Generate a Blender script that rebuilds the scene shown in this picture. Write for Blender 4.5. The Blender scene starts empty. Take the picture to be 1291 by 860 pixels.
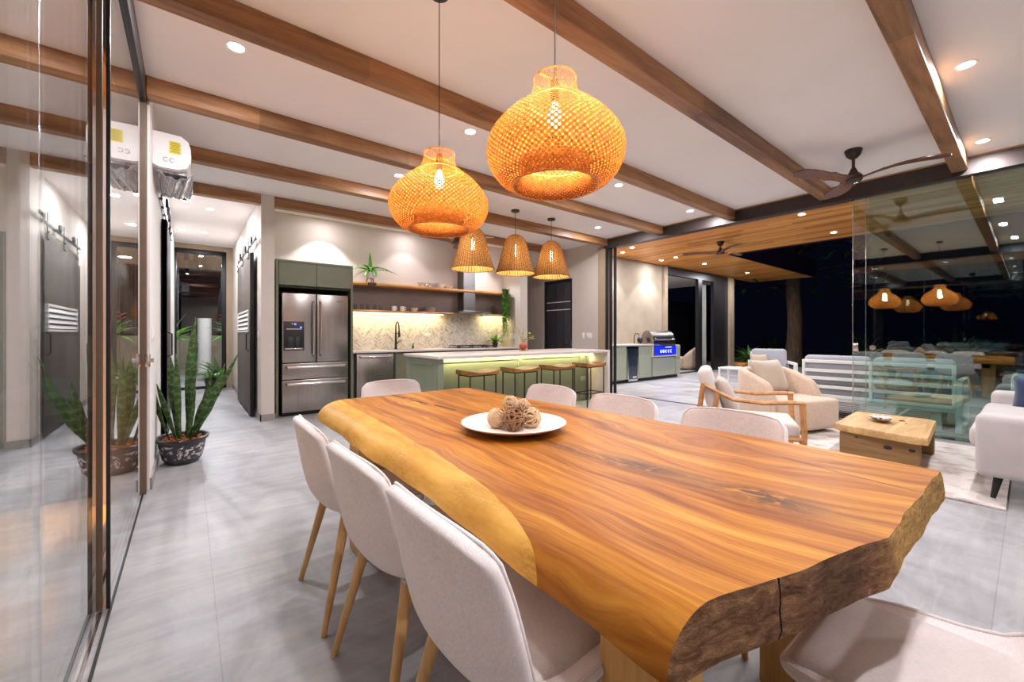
import bpy, bmesh, math, random
from mathutils import Vector, Matrix, Euler
random.seed(7)
PI = math.pi
S = bpy.context.scene
COL = S.collection

# ------------------------------------------------------------------ camera, world, exposure
cam_d = bpy.data.cameras.new('camera'); cam = bpy.data.objects.new('camera', cam_d); COL.objects.link(cam)
cam.location = (0, 0, 1.2)
cam.rotation_euler = (PI/2, 0, math.radians(51.72 - 90))
cam_d.sensor_width = 36; cam_d.lens = 36*516.5/1291; cam_d.shift_y = -9/1291
cam_d.clip_start = 0.02; cam_d.clip_end = 300
S.camera = cam
S.view_settings.view_transform = 'Standard'; S.view_settings.look = 'None'
S.view_settings.gamma = 1; S.view_settings.use_curve_mapping = False
S.view_settings.exposure = 0.13
w = bpy.data.worlds.new('night'); S.world = w; w.use_nodes = True
w.node_tree.nodes['Background'].inputs[0].default_value = (0.10, 0.12, 0.35, 1)
w.node_tree.nodes['Background'].inputs[1].default_value = 0.012
S.cycles.transparent_max_bounces = 24
S.cycles.max_bounces = 10
S.cycles.diffuse_bounces = 6
S.cycles.sample_clamp_indirect = 6

# light levels (W)
L_DOWN = 31; L_KITCH = 34; L_HALL = 30; L_TERR = 56; L_PEND = 13; L_BELL = 14; L_STRIP = 8; L_ISL = 16; L_WASH = 85
C_DOWN = (1.0, .99, 1.05); C_HALL = (.97, 1, 1.08); C_WARM = (1, .74, .46); C_STRIP = (1, .84, .42)

# ------------------------------------------------------------------ node helpers
class NB:
    def __init__(s, name):
        s.m = bpy.data.materials.new(name); s.m.use_nodes = True
        s.t = s.m.node_tree; s.t.nodes.clear()
        s.out = s.t.nodes.new('ShaderNodeOutputMaterial')
    def n(s, typ, props=None, **ins):
        nd = s.t.nodes.new(typ)
        for k, v in (props or {}).items(): setattr(nd, k, v)
        for k, v in ins.items():
            key = int(k[1:]) if k[0] == 'i' and k[1:].isdigit() else k.replace('_', ' ')
            s.put(nd.inputs[key], v)
        return nd
    def put(s, sock, v):
        if hasattr(v, 'is_output'): s.t.links.new(v, sock)
        elif isinstance(v, (tuple, list)) and len(v) == 3 and sock.type == 'RGBA': sock.default_value = (*v, 1)
        else: sock.default_value = v
    def m_(s, op, a, b=0.0, c=0.0):
        nd = s.n('ShaderNodeMath', {'operation': op}, i0=a, i1=b, i2=c); return nd.outputs[0]
    def obj(s): return s.n('ShaderNodeTexCoord').outputs['Object']
    def geo(s): return s.n('ShaderNodeNewGeometry').outputs['Position']
    def rnd(s): return s.n('ShaderNodeObjectInfo').outputs['Random']
    def map(s, v, sc=(1, 1, 1), loc=(0, 0, 0), rot=(0, 0, 0)):
        return s.n('ShaderNodeMapping', None, Vector=v, Scale=sc, Location=loc, Rotation=rot).outputs[0]
    def noise(s, v, scale=5, det=3, rough=.5, dist=0):
        return s.n('ShaderNodeTexNoise', None, Vector=v, Scale=scale, Detail=det, Roughness=rough, Distortion=dist).outputs[0]
    def mix(s, f, a, b, mode='MIX'):
        nd = s.n('ShaderNodeMix', {'data_type': 'RGBA', 'blend_type': mode})
        s.put(nd.inputs[0], f); s.put(nd.inputs[6], a); s.put(nd.inputs[7], b); return nd.outputs[2]
    def ramp(s, f, stops):
        nd = s.n('ShaderNodeValToRGB', None, Fac=f); cr = nd.color_ramp
        while len(cr.elements) < len(stops): cr.elements.new(.5)
        for e, (p, c) in zip(cr.elements, stops): e.position = p; e.color = (*c, 1) if len(c) == 3 else c
        return nd.outputs[0]
    def bump(s, h, st=.3, d=.01): return s.n('ShaderNodeBump', None, Height=h, Strength=st, Distance=d).outputs[0]
    def bsdf(s, **k):
        b = s.n('ShaderNodeBsdfPrincipled', None, **k); s.t.links.new(b.outputs[0], s.out.inputs[0]); return b

def pbr(name, col, rough=.6, metal=0, var=.12, vs=6, bump=.0, bs=80, spec=.5, stretch=(1, 1, 1), coat=0):
    b = NB(name); v = b.map(b.obj(), stretch)
    f = b.noise(v, vs, 4)
    lo = tuple(c*(1-var) for c in col); hi = tuple(min(1, c*(1+var)) for c in col)
    k = dict(Base_Color=b.ramp(f, [(.3, lo), (.7, hi)]), Roughness=rough, Metallic=metal)
    if bump: k['Normal'] = b.bump(b.noise(v, bs, 2), bump, .004)
    p = b.bsdf(**k); p.inputs['Specular IOR Level'].default_value = spec
    if coat: p.inputs['Coat Weight'].default_value = coat; p.inputs['Coat Roughness'].default_value = .15
    return b.m
def wood(name, dark, light, axis='x', scale=1.0, rough=.5, coat=0, block=0, contrast=1):
    """grain runs along axis; block > 0 glues staves of that length with their own tone"""
    b = NB(name)
    o = b.n('ShaderNodeVectorMath', {'operation': 'ADD'}, i0=b.obj(), i1=b.n('ShaderNodeCombineXYZ', None, X=b.m_('MULTIPLY', b.rnd(), 13.7), Y=b.m_('MULTIPLY', b.rnd(), 5.1), Z=0.0).outputs[0]).outputs[0]
    sc = {'x': (.7, 9, 9), 'y': (9, .7, 9), 'z': (9, 9, .7)}[axis]
    sc = tuple(q*scale for q in sc)
    v = b.map(o, sc)
    a = b.noise(v, 1.2, 6, .6, .9)
    f2 = b.noise(b.map(o, tuple(q*4 for q in sc)), 2, 3, .6)
    g = b.m_('ADD', b.m_('MULTIPLY', a, .75), b.m_('MULTIPLY', f2, .25))
    mid = tuple((x+y)/2 for x, y in zip(dark, light))
    c = b.ramp(g, [(.5-.16/contrast, dark), (.5, mid), (.5+.16/contrast, light)])
    if block:
        sp = b.n('ShaderNodeSeparateXYZ', None, Vector=o)
        s_ = sp.outputs['XYZ'.index(axis.upper())]
        cell = b.m_('FLOOR', b.m_('DIVIDE', s_, block))
        wn = b.n('ShaderNodeTexWhiteNoise', {'noise_dimensions': '1D'}, W=cell).outputs[0]
        c = b.mix(1.0, c, b.ramp(wn, [(0, (.72, .70, .68)), (1, (1.12, 1.08, 1.05))]), 'MULTIPLY')
    p = b.bsdf(Base_Color=c, Roughness=rough, Normal=b.bump(g, .15, .003))
    if coat: p.inputs['Coat Weight'].default_value = coat; p.inputs['Coat Roughness'].default_value = .2
    return b.m
def fabric(name, col, var=.1, sc=260, stretch=(1, 1, 1), streak=0, sheen=.3, bump=.35):
    b = NB(name); o = b.obj()
    f = b.noise(b.map(o, stretch), sc, 3, .7); g = b.noise(o, 5, 3)
    lo = tuple(c*(1-var) for c in col); hi = tuple(min(1, c*(1+var)) for c in col)
    c = b.ramp(b.m_('ADD', b.m_('MULTIPLY', f, .6), b.m_('MULTIPLY', g, .4)), [(.35, lo), (.65, hi)])
    p = b.bsdf(Base_Color=c, Roughness=.9, Normal=b.bump(f, bump, .003))
    p.inputs['Sheen Weight'].default_value = sheen; p.inputs['Specular IOR Level'].default_value = .2
    return b.m
def emit(name, col, st):
    b = NB(name); e = b.n('ShaderNodeEmission', None, Color=col, Strength=st); b.t.links.new(e.outputs[0], b.out.inputs[0]); return b.m
def glassmat(name, tint=(.93, .97, .96), ior=1.6, rough=0.0, gcol=(1, 1, 1)):
    b = NB(name)
    fr = b.n('ShaderNodeFresnel', None, IOR=ior).outputs[0]
    # the pane is solid: take the same angle dependence on the way in and out
    lw = b.n('ShaderNodeLayerWeight', None, Blend=.5)
    geo = b.n('ShaderNodeNewGeometry')
    inc = b.n('ShaderNodeVectorMath', {'operation': 'DOT_PRODUCT'}, i0=geo.outputs['Normal'], i1=geo.outputs['Incoming'])
    c = b.m_('ABSOLUTE', inc.outputs['Value'])
    f0 = ((ior-1)/(ior+1))**2
    k = b.m_('POWER', b.m_('SUBTRACT', 1.0, c), 5.0)
    F = b.m_('ADD', f0, b.m_('MULTIPLY', k, 1-f0))
    tr = b.n('ShaderNodeBsdfTransparent', None, Color=tint); gl = b.n('ShaderNodeBsdfGlossy', None, Color=gcol, Roughness=rough)
    mx = b.n('ShaderNodeMixShader', None, Fac=F)
    b.t.links.new(tr.outputs[0], mx.inputs[1]); b.t.links.new(gl.outputs[0], mx.inputs[2]); b.t.links.new(mx.outputs[0], b.out.inputs[0])
    return b.m
def leafmat(name, base, band=None, bs=14, trans=.25):
    b = NB(name); o = b.obj()
    f = b.noise(b.map(o, (1, 1, 1)), 9, 4, .6)
    c = b.ramp(f, [(.3, tuple(q*.5 for q in base)), (.7, tuple(q*1.3 for q in base))])
    if band:
        z = b.n('ShaderNodeSeparateXYZ', None, Vector=b.obj()).outputs[2]
        q = b.m_('ADD', b.m_('MULTIPLY', z, bs), b.m_('MULTIPLY', b.noise(o, 18, 4, .7), 2.4))
        s_ = b.m_('SINE', b.m_('MULTIPLY', q, 6.28))
        c = b.mix(b.ramp(s_, [(.45, (0, 0, 0)), (.75, (1, 1, 1))]), c, band)
    p = b.n('ShaderNodeBsdfPrincipled', None, Base_Color=c, Roughness=.4)
    t = b.n('ShaderNodeBsdfTranslucent', None, Color=c); mx = b.n('ShaderNodeMixShader', None, Fac=trans)
    b.t.links.new(p.outputs[0], mx.inputs[1]); b.t.links.new(t.outputs[0], mx.inputs[2]); b.t.links.new(mx.outputs[0], b.out.inputs[0])
    return b.m
def weave(name, col, trans=.45, var=.35, vs=60):
    b = NB(name); f = b.noise(b.obj(), vs, 3, .6)
    c = b.ramp(f, [(.3, tuple(q*(1-var) for q in col)), (.7, tuple(min(1, q*(1+var)) for q in col))])
    d = b.n('ShaderNodeBsdfDiffuse', None, Color=c); t = b.n('ShaderNodeBsdfTranslucent', None, Color=c)
    mx = b.n('ShaderNodeMixShader', None, Fac=trans)
    b.t.links.new(d.outputs[0], mx.inputs[1]); b.t.links.new(t.outputs[0], mx.inputs[2]); b.t.links.new(mx.outputs[0], b.out.inputs[0])
    return b.m

# ------------------------------------------------------------------ materials
M = {}
M['ceiling'] = pbr('ceiling_paint', (.86, .82, .80), .9, var=.02, vs=2)
M['wall'] = pbr('wall_paint', (.60, .53, .47), .85, var=.03, vs=2, bump=.05, bs=60)
M['wallw'] = pbr('wall_paint_white', (.80, .76, .72), .85, var=.03, vs=2)
M['base'] = pbr('stone_baseboard', (.30, .27, .25), .5)
M['black'] = pbr('black_aluminium', (.022, .02, .022), .35, .3, var=.05)
M['blackm'] = pbr('black_metal', (.03, .028, .028), .4, .5, var=.1)
M['bronze'] = pbr('dark_bronze', (.055, .04, .035), .4, .5, var=.1)
M['taupe'] = pbr('taupe_render', (.33, .25, .17), .7, var=.06)
M['beam'] = wood('beam_teak', (.17, .07, .027), (.46, .24, .10), 'x', .9, .45, 0, 1.35)
M['soffit_trim'] = wood('thin_wood_trim', (.25, .13, .05), (.5, .3, .12), 'y')
M['shelf'] = wood('shelf_wood', (.30, .11, .025), (.78, .38, .11), 'x', 1, .4, .3)
M['stool'] = wood('stool_wood', (.11, .036, .010), (.44, .19, .05), 'x', 1.6, .4, .3)
M['legwood'] = wood('oak_leg', (.50, .26, .09), (.74, .45, .19), 'z', 1.2, .45)
M['blockwood'] = wood('block_leg_wood', (.38, .19, .05), (.66, .38, .12), 'z', 1.2, .45)
M['armwood'] = wood('armchair_wood', (.36, .14, .04), (.66, .33, .12), 'x', 1.4, .4)
M['coffeel'] = wood('coffee_leg_wood', (.14, .07, .025), (.42, .25, .10), 'y', 1, .65, 0, 0, .8)
M['coffee'] = wood('coffee_wood', (.30, .15, .05), (.66, .42, .17), 'x', .8, .6, 0, 0, .8)
M['fanwood'] = wood('fan_wood', (.10, .035, .015), (.24, .09, .04), 'x', 1, .35, .3)
M['green'] = pbr('sage_cabinet', (.20, .225, .155), .5, var=.04)
M['greend'] = pbr('olive_cabinet', (.135, .135, .085), .5, var=.04)
M['greenl'] = pbr('light_sage_cabinet', (.36, .40, .30), .5, var=.04)
M['quartz'] = pbr('quartz_top', (.62, .56, .53), .25, var=.05, vs=30)
M['white'] = pbr('white_plastic', (.82, .80, .79), .4, var=.02)
M['ceramic'] = pbr('white_ceramic', (.85, .83, .80), .2, var=.03)
M['plate'] = pbr('plate_glaze', (.80, .70, .66), .4, var=.06, vs=20)
M['chair'] = fabric('chair_fabric', (.78, .71, .69), .13, 90, (1, 6, 1))
M['seatpad'] = fabric('seat_fabric', (.64, .57, .54), .16, 90, (6, 1, 1))
M['sofa'] = fabric('sofa_fabric', (.50, .45, .43), .10, 240)
M['beige'] = fabric('beige_velvet', (.58, .43, .32), .12, 40)
M['beigec'] = fabric('beige_cushion', (.50, .40, .31), .08, 120)
M['armfab'] = fabric('armchair_fabric', (.66, .58, .52), .06, 150)
M['armcush'] = fabric('armchair_cushion', (.54, .44, .38), .08, 150)
M['grey'] = fabric('grey_outdoor_fabric', (.36, .36, .40), .06, 150)
M['blue'] = fabric('blue_knit', (.045, .065, .13), .4, 120, bump=.6)
M['whitem'] = pbr('white_powder_coat', (.80, .78, .75), .4, var=.02)
M['soil'] = pbr('bark_mulch', (.33, .10, .03), .95, var=.5, vs=60, bump=.8, bs=90)
M['terracotta'] = pbr('terracotta', (.30, .065, .015), .4, var=.2)
M['leaf'] = leafmat('leaf_green', (.10, .23, .05))
M['leafb'] = leafmat('leaf_bright', (.12, .34, .03))
M['leafy'] = leafmat('leaf_yellow', (.55, .50, .12))
M['snake'] = leafmat('snake_leaf', (.055, .13, .035), (.16, .25, .075))
M['trunk'] = pbr('bark', (.16, .10, .06), .95, var=.4, vs=12, bump=.8, bs=20, stretch=(1, 1, .2))
M['bulb'] = emit('bulb_glow', (1, .75, .42), 60)
M['down'] = emit('downlight_glow', (1, .96, .92), 30)
M['strip'] = emit('led_strip_glow', (1, .90, .58), 9)
M['bluelit'] = emit('blue_lit_panel', (.01, .02, .85), 1.6)
M['bluled'] = emit('blue_led', (.05, .1, 1), 6)
M['redled'] = emit('red_led', (1, .05, .05), 3)
M['whlit'] = emit('white_lit_marks', (.75, .8, 1), 1.4)
M['wicker'] = weave('bamboo_strips', (.66, .29, .07), .30, .4)
M['bell'] = weave('rattan_weave', (.24, .115, .045), .10, .55)
M['innerring'] = weave('bamboo_inner', (.34, .13, .035), .25, .5)
M['glow_liner'] = weave('rattan_glow_liner', (.85, .48, .16), .2, .25)  # paler than the weave, painting lamplight onto the inside of the shade
M['stake'] = weave('rattan_stake', (.16, .07, .025), .05, .3)
M['straw'] = pbr('straw', (.66, .46, .28), .8, var=.25, vs=40)
M['vine'] = pbr('brown_vine', (.26, .13, .06), .8, var=.25, vs=40)
M['glass'] = glassmat('window_glass', (.95, .975, .97), 1.62)
M['glassl'] = glassmat('sliding_glass', (.93, .96, .96), 2.25)
M['darkjamb'] = pbr('brown_jamb', (.13, .085, .055), .5)
M['glassr'] = glassmat('window_glass_tinted', (.88, .94, .93), 1.75)
M['clear'] = glassmat('drinking_glass', (.90, .90, .90), 1.5)
M['yellow'] = pbr('yellow_label', (.75, .62, .02), .5, var=.03)
M['ink'] = pbr('black_ink', (.03, .03, .03), .6)
M['film'] = pbr('shiny_film', (.50, .48, .50), .12, .6, var=.45, vs=9, bump=.5, bs=12, stretch=(5, .6, 1))
M['panel'] = pbr('taupe_panel', (.17, .125, .105), .5, var=.1, stretch=(1, 1, 4))
M['door'] = pbr('charcoal_door', (.055, .052, .062), .45, var=.08)
M['barn'] = pbr('barn_door_veneer', (.085, .066, .052), .55, var=.12, vs=5)
M['chrome'] = pbr('chrome', (.75, .73, .72), .15, 1, var=.02)
M['concrete'] = pbr('concrete_render', (.33, .27, .20), .8, var=.14, vs=2.2, bump=.1, bs=12)
M['purple'] = pbr('fascia_metal', (.035, .022, .06), .4, .2, var=.1)
M['night'] = pbr('night_foliage', (.012, .014, .012), .9, var=.5, vs=1.2)
M['curtain'] = pbr('sheer_curtain', (.42, .42, .38), .8, var=.15, stretch=(1, 1, .2))
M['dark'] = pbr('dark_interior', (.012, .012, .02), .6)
M['coolglass'] = pbr('cooler_glass', (.02, .035, .055), .08, 0, var=.2, coat=.6)
M['ferns'] = leafmat('fern_green', (.05, .14, .03))
M['amber'] = pbr('amber_liquid', (.75, .50, .05), .2)
M['coal'] = pbr('cast_iron', (.02, .02, .022), .45)
M['plinth'] = wood('dark_plinth', (.04, .028, .02), (.09, .06, .045), 'y', 1, .5)

def steel():
    b = NB('brushed_steel'); o = b.obj()
    f = b.noise(b.map(o, (160, 160, 1.0)), 1.2, 3)
    b.bsdf(Base_Color=b.ramp(f, [(.3, (.34, .31, .29)), (.7, (.46, .42, .39))]), Metallic=1.0, Roughness=.27, Normal=b.bump(f, .05, .002))
    return b.m
M['steel'] = steel()
def steelx():
    b = NB('dark_hood_steel'); o = b.obj()
    f = b.noise(b.map(o, (1, 1, 90)), 1.2, 3)
    b.bsdf(Base_Color=b.ramp(f, [(.3, (.22, .20, .20)), (.7, (.30, .28, .28))]), Metallic=1.0, Roughness=.3)
    return b.m
M['hood'] = steelx()
def floor_mat():
    b = NB('stone_floor_tile'); g = b.geo()
    br = b.n('ShaderNodeTexBrick', {'offset': 0.0}, Vector=b.map(g, (1, 1, 1), (-.093, -.10, 0)), Scale=1.0, Mortar_Size=.0022, Mortar_Smooth=.3, Bias=0.0, Brick_Width=1.2, Row_Height=1.2)
    br.inputs['Color1'].default_value = (.92, .92, .92, 1); br.inputs['Color2'].default_value = (1, 1, 1, 1); br.inputs['Mortar'].default_value = (.72, .72, .72, 1)
    n1 = b.noise(b.map(g, (1.2, .55, 1), rot=(0, 0, .5)), 2.2, 7, .62, .8)
    v = b.noise(b.map(g, (.35, 1.6, 1), rot=(0, 0, -.75)), 1.7, 5, .5, .35)
    vein = b.ramp(b.m_('ABSOLUTE', b.m_('SUBTRACT', v, .5)), [(0, (1, 1, 1)), (.018, (0, 0, 0))])
    c = b.ramp(n1, [(.34, (.27, .262, .266)), (.5, (.355, .347, .35)), (.64, (.43, .42, .425))])
    st2 = b.noise(b.map(g, (.5, 3.2, 1), rot=(0, 0, -.75)), 2.4, 6, .65, .4)
    c = b.mix(1.0, c, b.ramp(st2, [(.35, (.86, .85, .86)), (.6, (1.05, 1.05, 1.05))]), 'MULTIPLY')
    c = b.mix(b.m_('MULTIPLY', vein, .14), c, (.60, .58, .57))
    c = b.mix(1.0, c, br.outputs[0], 'MULTIPLY')
    b.bsdf(Base_Color=c, Roughness=b.ramp(n1, [(.3, (.34,)*3), (.7, (.5,)*3)]), Normal=b.bump(n1, .06, .004))
    return b.m
M['floor'] = floor_mat()
def plank_mat(name, width, cols, axis=1, rough=.4, seam=.02, length=1.9):
    """planks of the given width running along axis (0 = x, 1 = y)"""
    b = NB(name); g = b.geo(); sp = b.n('ShaderNodeSeparateXYZ', None, Vector=g)
    a = sp.outputs[1-axis]; l = sp.outputs[axis]
    q = b.m_('DIVIDE', a, width); cell = b.m_('FLOOR', q); fr = b.m_('FRACT', q)
    off = b.n('ShaderNodeTexWhiteNoise', {'noise_dimensions': '1D'}, W=cell).outputs[0]
    lc = b.m_('FLOOR', b.m_('ADD', b.m_('DIVIDE', l, length), b.m_('MULTIPLY', off, 7.3)))
    wn = b.n('ShaderNodeTexWhiteNoise', {'noise_dimensions': '2D'}, Vector=b.n('ShaderNodeCombineXYZ', None, X=cell, Y=lc, Z=0.0).outputs[0]).outputs[0]
    sc = (14, .8, 1) if axis == 1 else (.8, 14, 1)
    gr = b.noise(b.map(g, sc), 2, 5, .6)
    f = b.m_('ADD', b.m_('MULTIPLY', wn, .65), b.m_('MULTIPLY', gr, .35))
    c = b.ramp(f, [(.1, cols[0]), (.45, cols[1]), (.9, cols[2])])
    sm = b.m_('LESS_THAN', b.m_('MINIMUM', fr, b.m_('SUBTRACT', 1.0, fr)), seam)
    c = b.mix(b.m_('MULTIPLY', sm, .75), c, (.03, .012, .004))
    b.bsdf(Base_Color=c, Roughness=rough); return b.m
M['tceil'] = plank_mat('terrace_ceiling_boards', .085, [(.36, .10, .018), (.80, .31, .055), (1.0, .52, .13)], 1, .45)
M['deck'] = plank_mat('deck_boards', .14, [(.50, .18, .05), (.72, .32, .10), (.85, .45, .17)], 1, .5, .03)
def splash():
    b = NB('marble_chevron_tiles'); o = b.obj()
    sp = b.n('ShaderNodeSeparateXYZ', None, Vector=o)
    x = b.m_('DIVIDE', sp.outputs[0], .30); tri = b.m_('ABSOLUTE', b.m_('SUBTRACT', b.m_('FRACT', x), .5))
    zz = b.m_('ADD', sp.outputs[2], b.m_('MULTIPLY', tri, .26)); row = b.m_('DIVIDE', zz, .065)
    wn = b.n('ShaderNodeTexWhiteNoise', {'noise_dimensions': '2D'}, Vector=b.n('ShaderNodeCombineXYZ', None, X=b.m_('FLOOR', b.m_('MULTIPLY', x, 2)), Y=b.m_('FLOOR', row), Z=0.0).outputs[0]).outputs[0]
    v = b.noise(b.n('ShaderNodeCombineXYZ', None, X=b.m_('ADD', b.m_('MULTIPLY', tri, 2.6), b.m_('MULTIPLY', wn, 37)), Y=b.m_('MULTIPLY', row, 1.1), Z=0.0).outputs[0], 1.5, 3, .5, .3)
    c = b.ramp(v, [(.33, (.34, .27, .22)), (.43, (.60, .53, .46)), (.6, (.74, .69, .62))])
    gr = b.m_('LESS_THAN', b.m_('FRACT', row), .05)
    c = b.mix(b.m_('MULTIPLY', gr, .35), c, (.45, .40, .35))
    b.bsdf(Base_Color=c, Roughness=.25); return b.m
M['splash'] = splash()
def rugm():
    b = NB('distressed_rug'); g = b.geo()
    n = b.noise(b.map(g, (1, 1, 1)), 5, 6, .7); fine = b.noise(b.map(g, (30, 8, 1)), 3, 4, .7)
    vo = b.n('ShaderNodeTexVoronoi', None, Vector=b.map(g, (7, 5, 1)), Scale=1.0).outputs[0]
    f = b.m_('ADD', b.m_('ADD', b.m_('MULTIPLY', n, .45), b.m_('MULTIPLY', fine, .35)), b.m_('MULTIPLY', vo, .2))
    c = b.ramp(f, [(.34, (.25, .19, .17)), (.44, (.50, .42, .38)), (.54, (.68, .62, .57))])
    b.bsdf(Base_Color=c, Roughness=.95, Normal=b.bump(fine, .5, .006)); return b.m
M['rug'] = rugm()
def drug():
    b = NB('dark_grid_rug'); g = b.geo()
    br = b.n('ShaderNodeTexBrick', {'offset': 0.0}, Vector=g, Scale=1.0, Mortar_Size=.018, Brick_Width=.20, Row_Height=1.2)
    br.inputs['Color1'].default_value = (.05, .045, .045, 1); br.inputs['Color2'].default_value = (.08, .07, .065, 1); br.inputs['Mortar'].default_value = (.45, .42, .38, 1)
    b.bsdf(Base_Color=br.outputs[0], Roughness=.9); return b.m
M['drug'] = drug()
def potm():
    b = NB('floral_pot'); o = b.obj()
    vo = b.n('ShaderNodeTexVoronoi', None, Vector=b.map(o, (1, 1, 1)), Scale=22.0)
    d = vo.outputs['Distance']
    v2 = b.n('ShaderNodeVectorMath', {'operation': 'SUBTRACT'}, i0=o, i1=b.n('ShaderNodeVectorMath', {'operation': 'SCALE'}, i0=vo.outputs['Position'], Scale=1.0).outputs[0])
    sp = b.n('ShaderNodeSeparateXYZ', None, Vector=v2.outputs[0])
    hor = b.m_('ADD', sp.outputs[0], b.m_('MULTIPLY', sp.outputs[1], -1))
    ang = b.m_('ARCTAN2', sp.outputs[2], hor)
    pet = b.m_('ABSOLUTE', b.m_('SINE', b.m_('MULTIPLY', ang, 2.5)))
    fl = b.m_('LESS_THAN', d, b.m_('ADD', .10, b.m_('MULTIPLY', pet, .42)))
    nn = b.m_('GREATER_THAN', b.noise(o, 35, 2), .42)
    zz = b.n('ShaderNodeSeparateXYZ', None, Vector=o).outputs[2]
    band = b.m_('MULTIPLY', b.m_('GREATER_THAN', zz, .055), b.m_('LESS_THAN', zz, .185))
    f = b.m_('MULTIPLY', b.m_('MULTIPLY', fl, nn), band)
    b.bsdf(Base_Color=b.mix(f, (.045, .045, .055), (.62, .58, .55)), Roughness=.5); return b.m
M['pot'] = potm()

def table_mat(kind):
    b = NB('slab_' + kind); o = b.obj(); sp = b.n('ShaderNodeSeparateXYZ', None, Vector=o)
    x, y, z = sp.outputs
    def gauss(cx, cy, sx, sy, rot=0):
        ca, sa = math.cos(rot), math.sin(rot)
        dx = b.m_('SUBTRACT', x, cx); dy = b.m_('SUBTRACT', y, cy)
        u = b.m_('ADD', b.m_('MULTIPLY', dx, ca/sx), b.m_('MULTIPLY', dy, sa/sx)); v = b.m_('ADD', b.m_('MULTIPLY', dx, -sa/sy), b.m_('MULTIPLY', dy, ca/sy))
        q = b.m_('ADD', b.m_('MULTIPLY', u, u), b.m_('MULTIPLY', v, v))
        return b.m_('EXPONENT', b.m_('MULTIPLY', q, -1.0))
    # grain bends around the burl near the middle of the slab
    warp = b.m_('ADD', b.m_('MULTIPLY', gauss(1.30, .75, .38, .75), .22), b.m_('MULTIPLY', b.noise(b.map(o, (1.4, .6, 1)), 1.6, 3), .34))
    xw = b.m_('ADD', x, warp)
    v = b.n('ShaderNodeCombineXYZ', None, X=b.m_('MULTIPLY', xw, 10), Y=b.m_('MULTIPLY', y, .55), Z=0.0).outputs[0]
    g1 = b.noise(v, 1.5, 7, .62, .5)
    v2 = b.n('ShaderNodeCombineXYZ', None, X=b.m_('MULTIPLY', xw, 60), Y=b.m_('MULTIPLY', y, 2.2), Z=0.0).outputs[0]
    g2 = b.noise(v2, 1.5, 4, .6)
    g = b.m_('ADD', b.m_('MULTIPLY', g1, .72), b.m_('MULTIPLY', g2, .28))
    heart = b.ramp(g, [(.32, (.145, .036, .005)), (.43, (.27, .084, .009)), (.53, (.41, .155, .017)), (.68, (.57, .29, .045))])
    rings = b.m_('ABSOLUTE', b.m_('SINE', b.m_('ADD', b.m_('MULTIPLY', xw, 42), b.m_('MULTIPLY', g1, 9))))
    heart = b.mix(b.m_('MULTIPLY', b.ramp(rings, [(0, (1, 1, 1)), (.09, (0, 0, 0))]), .42), heart, (.24, .06, .015))
    # dark burl stains
    nz = b.noise(b.map(o, (9, 4, 1)), 2.2, 6, .7, 1.5)
    st = b.m_('ADD', b.m_('ADD', gauss(1.18, .80, .06, .17, .12), gauss(1.22, .44, .07, .15, .05)), b.m_('MULTIPLY', gauss(1.14, 1.2, .07, .24), .6))
    st = b.m_('MULTIPLY', st, b.ramp(nz, [(.36, (0, 0, 0)), (.50, (1, 1, 1))]))
    heart = b.mix(b.m_('MINIMUM', b.m_('MULTIPLY', st, .95), .9), heart, (.07, .028, .012))
    # sapwood along the live edge
    ridge = b.m_('SUBTRACT', b.m_('ADD', .665, b.m_('MULTIPLY', y, .045)), b.m_('MULTIPLY', b.m_('EXPONENT', b.m_('MULTIPLY', b.m_('SUBTRACT', y, .55), -4.5)), .17))
    ridge = b.m_('ADD', ridge, b.m_('MULTIPLY', b.m_('SUBTRACT', b.noise(o, 5, 2), .5), .02))
    sap = b.m_('LESS_THAN', x, ridge)
    sapc = b.ramp(b.noise(b.map(o, (8, 1.5, 8)), 2, 5, .6), [(.3, (.48, .225, .035)), (.55, (.64, .35, .065)), (.75, (.74, .46, .12))])
    spk = b.m_('MULTIPLY', b.ramp(b.noise(b.map(o, (2, 1, 2)), 3, 3), [(.50, (0, 0, 0)), (.66, (1, 1, 1))]), b.ramp(b.noise(b.map(o, (90, 30, 90)), 1.5, 4, .8), [(.44, (0, 0, 0)), (.58, (1, 1, 1))]))
    sapc = b.mix(b.m_('MULTIPLY', spk, .5), sapc, (.16, .07, .02))
    c = b.mix(sap, heart, sapc)
    # splits: far one and near one
    def crack(x0, sl, y0, y1, wd, dash):
        cx = b.m_('ADD', b.m_('ADD', x0, b.m_('MULTIPLY', y, sl)), b.m_('MULTIPLY', b.m_('SUBTRACT', b.noise(o, 6, 3), .5), .035))
        a = b.m_('LESS_THAN', b.m_('ABSOLUTE', b.m_('SUBTRACT', x, cx)), wd)
        a = b.m_('MULTIPLY', a, b.m_('MULTIPLY', b.m_('GREATER_THAN', y, y0), b.m_('LESS_THAN', y, y1)))
        if dash: a = b.m_('MULTIPLY', a, b.m_('GREATER_THAN', b.m_('SINE', b.m_('MULTIPLY', y, 21)), -.75))
        return a
    cr = b.m_('MAXIMUM', crack(1.36, -.075, 2.02, 3.0, .0075, True), crack(1.545, .22, 0, .55, .0022, False))
    c = b.mix(cr, c, (.012, .006, .003))
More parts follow.
